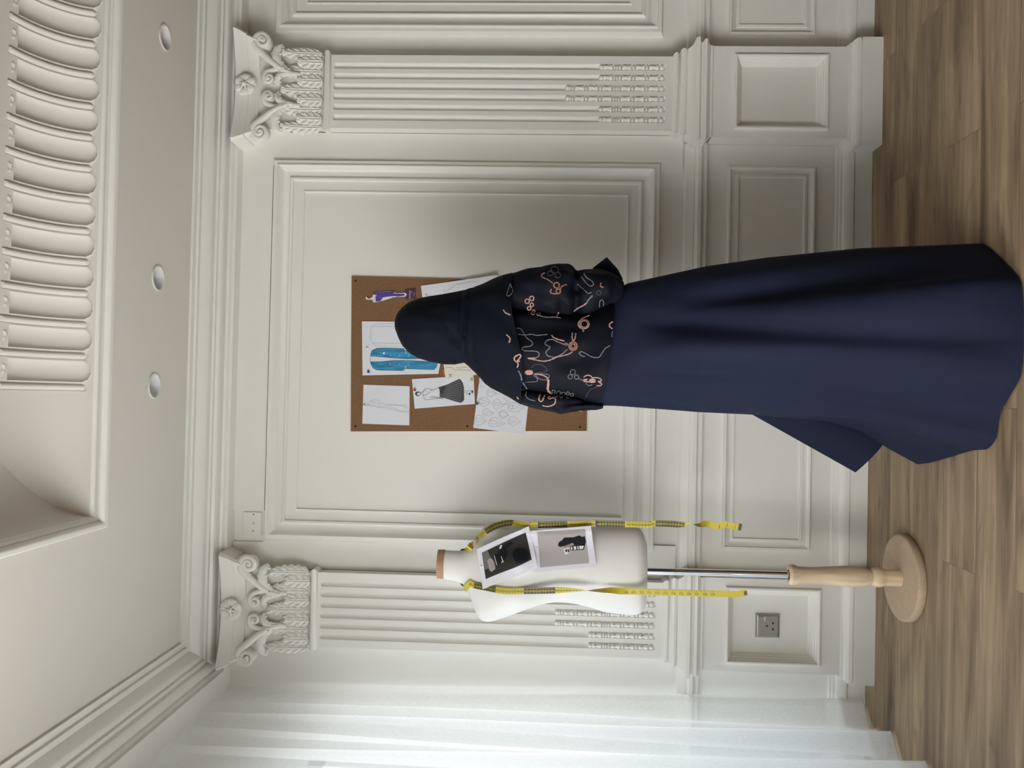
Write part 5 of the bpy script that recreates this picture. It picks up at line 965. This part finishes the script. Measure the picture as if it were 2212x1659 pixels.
# cape part over the shoulders
CD=[(1.46,.108,.085),(1.447,.112,.092),(1.433,.118,.10),(1.413,.124,.11),(1.393,.130,.115),(1.373,.138,.12),(1.343,.150,.13),(1.316,.158,.135),(1.28,.162,.14)]
cape=MB(); rows=[]; n=96; NT=44
for i in range(NT+1):
    t=i/NT; row=[]
    for k in range(n):
        a=2*PI*k/n; c,s=math.cos(a),math.sin(a)
        xg=lerp(-.01,.386,(c+1)/2)
        ze=tab([(q[0],q[1]) for q in CAPEEDGE[::-1]],xg,1)+.012*math.sin(xg*31+1)*(1 if s>0 else .15)
        z=lerp(1.462,ze,t); xl,xr=tab(CAPE,z,1),tab(CAPE,z,2); cx,h=(xl+xr)/2,(xr-xl)/2
        db,df=tab(CD,z,1),tab(CD,z,2)
        fold=0
        # gathered folds running round the neck and diagonally down from it
        q=z+.10*(x_:=cx+h*c-.2)
        fold+=.008*math.exp(-((q-1.462)/.010)**2)-.009*math.exp(-((q-1.447)/.005)**2)+.004*math.exp(-((q-1.436+.02*math.sin(a))/.009)**2)-.004*math.exp(-((q-1.425-.015*math.cos(a))/.006)**2)
        fold+=.006*math.sin(9*a+6*t)*t*t+wob(cx+h*c,s,z,7,.006)
        fold-=.008*math.exp(-((x_+.155)/.012)**2)*max(0,min(1,(1.36-z)/.06))
        x=cx+(h+.08*fold)*math.copysign(abs(c)**.97,c); y=PY+math.copysign(abs(s)**.92,s)*((db if s<0 else df)+fold)
        row.append((x,y,z))
    rows.append(row)
inner=[[(PX+.045+(x-PX-.045)*.975,PY+(y-PY)*.96,z+.003) for x,y,z in r_] for r_ in rows[::-1][:NT//2]]
cape.grid(rows+inner,0,True,True)
# bodice
BD=[(1.35,.112,.105),(1.28,.122,.12),(1.19,.122,.122),(1.10,.118,.116),(1.0,.126,.12)]
bod=MB(); rows=[]; n=96; NT=52
for i in range(NT+1):
    t=i/NT; row=[]
    for k in range(n):
        a=2*PI*k/n; c,s=math.cos(a),math.sin(a); xg=lerp(-.02,.305,(c+1)/2)
        ze=lerp(SEAM[1],SEAM[0],(xg-SEAM[3])/(SEAM[2]-SEAM[3])); z=lerp(1.345,ze,t)
        xl,xr=tab(BODICE,z,1),tab(BODICE,z,2); cx,h=(xl+xr)/2,(xr-xl)/2; db,df=tab(BD,z,1),tab(BD,z,2)
        x=cx+h*c
        fold=.007*math.sin(x*55+z*9+1)*math.exp(-((z-1.16)/.12)**2)+wob(x,s*.1,z,14,.008)
        fold+=.010*math.exp(-((x-.235-.1*(z-1.2))/.018)**2)-.012*math.exp(-((x-.262)/.014)**2)
        e_=min(1,max(0,(t-.72)/.2)); fold=fold*(1-.75*e_)+.013*e_
        row.append((x+.3*fold*c,PY+s*((db if s<0 else df)+fold),z))
    rows.append(row)
bod.grid(rows,0,True,True); last=rows[-1]
bod.grid([last,[(PX+(x-PX)*.94,PY+(y-PY)*.94,z+.004) for x,y,z in last]],0,True,True)
# sleeves
def sleeve(T,yc,D,amp,seed,bulge):
    mb=MB(); Z=zr(T[0][0],T[-1][0],60); n=48; rows=[]
    for z in Z:
        xl,xr=tab(T,z,1),tab(T,z,2); cx,h=(xl+xr)/2,(xr-xl)/2; db,df=tab(D,z,1),tab(D,z,2); row=[]
        for k in range(n):
            a=2*PI*k/n; c,s=math.cos(a),math.sin(a); x=cx+h*c; y=yc+s*(db if s<0 else df)
            f=wob(x+seed,y,z,16,amp)+wob(x+seed,y,z,34,amp*.35)+bulge(a,z)
            row.append((x+f*c*(1-abs(c)**5),y+f*s,z))
        rows.append(row)
    mb.grid(rows,0,True,True); mb.fan(rows[0],tuple(sum(p[q] for p in rows[0])/n for q in range(3)),0); mb.fan(rows[-1],tuple(sum(p[q] for p in rows[-1])/n for q in range(3)),0,True)
    return mb
def bulR(a,z):
    pin=math.exp(-((z-1.122)/.012)**2)
    g=-.022*pin*(1 if math.sin(a)<0 else .4)
    g+=.008*math.sin(a*7+z*30)*math.exp(-((z-1.122)/.045)**2)
    g-=.020*math.exp(-((z-1.165)/.016)**2)*math.exp(-((a-R(228))/.35)**2)
    g+=.010*math.exp(-((z-1.20)/.05)**2)
    return g
slr=sleeve(SLVR,PY-.035,[(1.345,.060,.06),(1.29,.082,.08),(1.20,.095,.085),(1.13,.080,.075),(1.08,.088,.085),(1.03,.084,.10),(.99,.055,.085),(.98,.03,.04)],.017,3.,bulR)
sll=sleeve(SLVL,PY+.015,[(1.32,.05,.05),(1.25,.078,.08),(1.16,.085,.085),(1.10,.078,.085),(1.04,.06,.07),(1.0,.035,.04)],.012,8.,lambda a,z:.006*math.sin(a*6+z*40)*math.exp(-((z-1.12)/.05)**2))
# plain cuff corner showing beyond the right elbow
cuf=MB(); rows=[]
for s in (0,.25,.5,.75,1):
    y=PY+.05-.10*s; k=1-.10*abs(s-.5)*2
    c0=(.372,1.03); rows.append([(c0[0]+(x-c0[0])*k+.004*math.sin(6*s+i),y,c0[1]+(z-c0[1])*k) for i,(x,z) in enumerate(CUFF)])
cuf.grid(rows,0,True); cuf.fan(rows[0],(.372,PY+.05,1.03),0,True); cuf.fan(rows[-1],(.372,PY-.05,1.03),0)
# skirt
HEM=[(.462,-.62),(.466,-.74),(.460,-.79),(.437,-.835),(.396,-.886),(.323,-.955),(.24,-.99),(.16,-1.0),(.078,-.975),(.03,-.93),(-.013,-.892),(-.075,-.862),(-.103,-.817),(-.131,-.70),(-.158,-.57),(-.174,-.494),(-.184,-.405),(-.14,-.33),(-.03,-.26),(.12,-.235),(.27,-.25),(.40,-.33),(.452,-.46)]
def hem(a):
    d=(math.cos(a),math.sin(a)); best=None; n=len(HEM)
    for i in range(n):
        x0,y0=HEM[i][0]-PX,HEM[i][1]-PY; x1,y1=HEM[(i+1)%n][0]-PX,HEM[(i+1)%n][1]-PY
        ex,ey=x1-x0,y1-y0; D=d[0]*(-ey)+ex*d[1]
        if abs(D)<1e-9: continue
        t=(x0*(-ey)+ex*y0)/D; u=(d[0]*y0-d[1]*x0)/D
        if t>0 and -1e-6<=u<=1+1e-6: best=t if best is None else max(best,t)
    return best
fr_R=[(0,0),(.028,0),(.075,.28),(.3,.62),(.46,.78),(.7,.93),(1,1)]; fr_L=[(0,0),(.06,.0),(.3,.10),(.46,.13),(.7,.20),(.80,.36),(.9,.70),(1,1)]; fr_B=[(0,0),(.045,0),(.10,.10),(.3,.36),(.6,.68),(1,1)]
skt=MB(); rows=[]; n=180; NT=60
for i in range(NT+1):
    t=i/NT; row=[]
    for k in range(n):
        a=2*PI*k/n; c,s=math.cos(a),math.sin(a)
        wx,wy=.1465+.1640*c,PY+.112*s
        h=hem(a); hx,hy=PX+h*c,PY+h*s
        wr=max(0,c)**1.6; wl_=max(0,-c)**1.3; wb=max(0,1-wr-wl_)
        f=tab(fr_R,t,1)*wr+tab(fr_L,t,1)*wl_+tab(fr_B,t,1)*wb
        x,y=lerp(wx,hx,f),lerp(wy,hy,f); z=lerp(1.052,.006,t); k0=min(1,max(0,(t-.05)/.2)); k0=k0*k0*(3-2*k0)
        A=k0*(.5+t*.5)
        ph=a-.35*t
        fold=.020*math.cos(5*ph+1.0)+.013*math.cos(9*ph-2*t+2.2)+.006*math.cos(15*ph+3*t)
        back=max(0,-s)
        sc=A*(.35+.65*back)*(1-abs(c)**6)
        # the deep diagonal fold that runs down the back, and one to its left
        dx=x-lerp(.235,.165,t); fold2=-.030*math.exp(-(dx/.035)**2)+.022*math.exp(-((dx+.075)/.05)**2)
        dx=x-lerp(.30,.345,t); fold2+=-.020*math.exp(-(dx/.03)**2)
        dx=x-lerp(.03,.015,t); fold2+=-.012*math.exp(-(dx/.03)**2)
        g=sc*fold+fold2*back*k0*(1-.5*t)*(1-abs(c)**6)
        if t>.9: g*=1-.5*(t-.9)/.1
        row.append((x+g*c,y+g*s,z))
    rows.append(row)
skt.grid(rows,0,True,True)
skt.grid([rows[-1],[(PX+(x-PX)*.97,PY+(y-PY)*.97,z+.004) for x,y,z in rows[-1]]],0,True,True)
# front panel of the gown swung out to the left
flp=MB(); F=[];Bk=[]
ea=[(.06,.80),(-.0505+.012,.5046+.03),(-.2161,.2017)]; eb=[(.16,.78),(.10,.45),(-.065,.090)]
for i in range(21):
    u=i/20; A=lerp(ea[0][0],ea[1][0],u*2) if u<.5 else lerp(ea[1][0],ea[2][0],u*2-1); Az=lerp(ea[0][1],ea[1][1],u*2) if u<.5 else lerp(ea[1][1],ea[2][1],u*2-1)
    Bx=lerp(eb[0][0],eb[1][0],u*2) if u<.5 else lerp(eb[1][0],eb[2][0],u*2-1); Bz=lerp(eb[0][1],eb[1][1],u*2) if u<.5 else lerp(eb[1][1],eb[2][1],u*2-1)
    rf=[];rb=[]
    for j in range(9):
        v=j/8; y=-.44+.03*u-.03*math.sin(PI*v)-.02*v*u
        rf.append((lerp(A,Bx,v),y,lerp(Az,Bz,v))); rb.append((lerp(A,Bx,v),y+.006,lerp(Az,Bz,v)))
    F.append(rf);Bk.append(rb)
flp.grid(F); flp.grid(Bk,0,False,True); flp.grid([[r_[0] for r_ in Bk],[r_[0] for r_ in F]]); flp.grid([[r_[-1] for r_ in F],[r_[-1] for r_ in Bk]]); flp.grid([F[-1],Bk[-1]])
# embroidery laid on the cloth
gar=[bod,slr,sll,cape]; tri=[BVHTree.FromPolygons(g.v,g.f) for g in gar]; add=[MB() for _ in gar]
for c,w,pts in EMB:
    P=smooth_path([(x,0,z) for x,z in pts],4) if len(pts)>2 else [Vector((lerp(pts[0][0],pts[1][0],q/6),0,lerp(pts[0][1],pts[1][1],q/6))) for q in range(7)]
    hits=[]
    for p in P:
        best=None
        for gi,t in enumerate(tri):
            h=t.ray_cast(Vector((p.x,-1.3,p.z)),Vector((0,1,0)),1.0)
            if h[0] is not None and (best is None or h[0].y<best[0]): best=(h[0].y,gi,h[0]+h[1]*.0003 if h[1].y<0 else h[0]-h[1]*.0003)
        hits.append(best)
    run_=[];cur=None
    def flush():
        if len(run_)>2: add[cur].tube(run_,[.00080*w*(1+.22*math.sin(2.1*q_)) for q_ in range(len(run_))],6,c+1,True,.7)
    for h in hits:
        if h is None or h[1]!=cur or (run_ and (h[2]-run_[-1]).length>.03):
            flush(); run_=[]; cur=h[1] if h else None
        if h: run_.append(h[2])
    flush()
for g,a in zip(gar,add): g.merge(a)
TH=[M['pink'],M['grey'],M['copper'],M['dim']]
# body
def build_body():
    V=[];E=[];Rr=[]
    def v(p,r_,par=None):
        V.append(p); Rr.append(r_); i=len(V)-1
        if par is not None: E.append((par,i))
        return i
    pel=v((.146,-.60,.90),(.125,.09)); sp=v((.15,-.60,1.05),(.105,.08),pel); ch=v((.165,-.60,1.22),(.12,.085),sp); cl=v((.18,-.60,1.345),(.085,.06),ch)
    nk=v((.20,-.595,1.43),(.048,.048),cl); jaw=v((.206,-.575,1.495),(.056,.062),nk); hm=v((.207,-.585,1.56),(.068,.078),jaw); ht=v((.208,-.595,1.615),(.058,.064),hm)
    no=v((.207,-.500,1.545),(.011,.013),hm)
    for sg in (1,-1):
        sh=v((.18+sg*.135,-.60,1.325),(.048,.048),cl)
        el=v((.335,-.63,1.075),(.036,.036),sh) if sg>0 else v((-.012,-.60,1.085),(.036,.036),sh)
        wr=v((.255,-.455,1.06),(.024,.028),el) if sg>0 else v((.055,-.44,1.07),(.024,.028),el)
        d=Vector((-.8,.55,.05)) if sg>0 else Vector((.8,.55,.05)); d.normalize()
        p=Vector(V[wr])+d*.045; pm=v(tuple(p),(.022,.036),wr)
        side=Vector((0,0,1))
        for k,(o,l) in enumerate(((.027,.070),(.009,.080),(-.009,.074),(-.026,.056))):
            b=p+d*.035+side*o; k0=v(tuple(b),(.0095,.0095),pm); k1=v(tuple(b+d*l*.5+Vector((0,.006,0))),(.0085,.0085),k0); v(tuple(b+d*l*.9+Vector((0,-.004,0))),(.007,.007),k1)
        b=p+side*.032+Vector((0,-.02,0)); k0=v(tuple(b),(.011,.011),pm); v(tuple(b+d*.04+side*.018),(.009,.009),k0)
        hp=v((.146+sg*.085,-.60,.86),(.085,.085),pel); kn=v((.146+sg*.085,-.59,.47),(.052,.055),hp); an=v((.146+sg*.085,-.61,.09),(.032,.036),kn)
        he=v((.146+sg*.085,-.615,.035),(.030,.034),an); to=v((.146+sg*.09,-.47,.026),(.036,.022),he)
    me=bpy.data.meshes.new('body'); me.from_pydata([(x-PX,y-PY,z) for x,y,z in V],E,[])
    o=bpy.data.objects.new('body',me); C.objects.link(o)
    o.modifiers.new('skin','SKIN'); 
    for i,r_ in enumerate(Rr): me.skin_vertices[0].data[i].radius=r_
    me.skin_vertices[0].data[0].use_root=True
    s=o.modifiers.new('sub','SUBSURF'); s.levels=2; s.render_levels=2
    dg=bpy.context.evaluated_depsgraph_get(); nm=bpy.data.meshes.new_from_object(o.evaluated_get(dg)); o.modifiers.clear(); o.data=nm
    nm.materials.clear(); nm.materials.append(M['skin']); nm.polygons.foreach_set('use_smooth',[True]*len(nm.polygons)); o.parent=tp
    return o
body=build_body()
for sg in (-1,1):
    mb=MB().ball((.207+sg*.028,-.516,1.562),.010,.006,.006,10); mb.m=[0]*len(mb.f); obj('eye',mb,M['ink'],body,smooth=60)
mb=MB().ball((.207,-.513,1.505),.020,.006,.006,10); obj('mouth',mb,mat('lips',(.32,.10,.09),.5),body,smooth=60)
obj('headscarf',hood,M['black'],tp,smooth=75)
obj('shoulder_cape',cape,[M['black']]+TH,tp,smooth=75)
obj('bodice',bod,[M['bodice']]+TH,tp,smooth=75)['label']='dark bodice with pink and grey embroidery'
o=obj('sleeve',slr,[M['bodice']]+TH,tp,smooth=75); obj('cuff',cuf,M['black'],o,smooth=50)
obj('sleeve',sll,[M['bodice']]+TH,tp,smooth=75)
obj('skirt',skt,M['navy'],tp,smooth=80); obj('front_panel',flp,M['navy'],tp,smooth=60)
# ------------------------------------------------------------ daylight through the window wall
def area(name,loc,rot,sx,sy,power,col):
    l=bpy.data.lights.new(name,'AREA'); l.shape='RECTANGLE'; l.size=sx; l.size_y=sy; l.energy=power; l.color=col
    o=bpy.data.objects.new(name,l); C.objects.link(o); o.location=loc; o.rotation_euler=rot; return o
area('daylight_far_window',(XG-.55,-.62,1.35),(0,R(-84),0),1.6,.95,LIGHT*NEAR,(1.0,.985,.95))
o=area('daylight_near_window',(XG-.66,-2.85,1.3),(0,0,0),1.9,1.9,LIGHT,(1.0,.995,.975))
o.rotation_euler=Vector((math.cos(R(ROT)),math.sin(R(ROT)),-.22)).to_track_quat('-Z','Y').to_euler()
w=bpy.data.worlds.new('sky'); bpy.context.scene.world=w; w.use_nodes=True; nt=w.node_tree; bg=nt.nodes['Background']
bg.inputs[0].default_value=(.56,.78,1.0,1); bg.inputs[1].default_value=SKY
# ------------------------------------------------------------ camera
cam=bpy.data.cameras.new('camera'); cam.sensor_width=36; cam.sensor_fit='HORIZONTAL'; cam.lens=1770/2212*36; cam.clip_start=.05
co=bpy.data.objects.new('camera',cam); C.objects.link(co)
mw=Matrix([list(r_) for r_ in CAMROT]).to_4x4(); mw.translation=Vector((0,-3.1,1.21)); co.matrix_world=mw
sc=bpy.context.scene; sc.camera=co
vs=sc.view_settings; vs.view_transform='Standard'; vs.look='None'; vs.gamma=1; vs.exposure=EXPO
try: sc.display_settings.display_device='sRGB'
except Exception: pass
cy_=sc.cycles; cy_.use_denoising=True; cy_.max_bounces=10; cy_.diffuse_bounces=7; cy_.transparent_max_bounces=16; cy_.sample_clamp_indirect=6; cy_.caustics_reflective=False; cy_.caustics_refractive=False
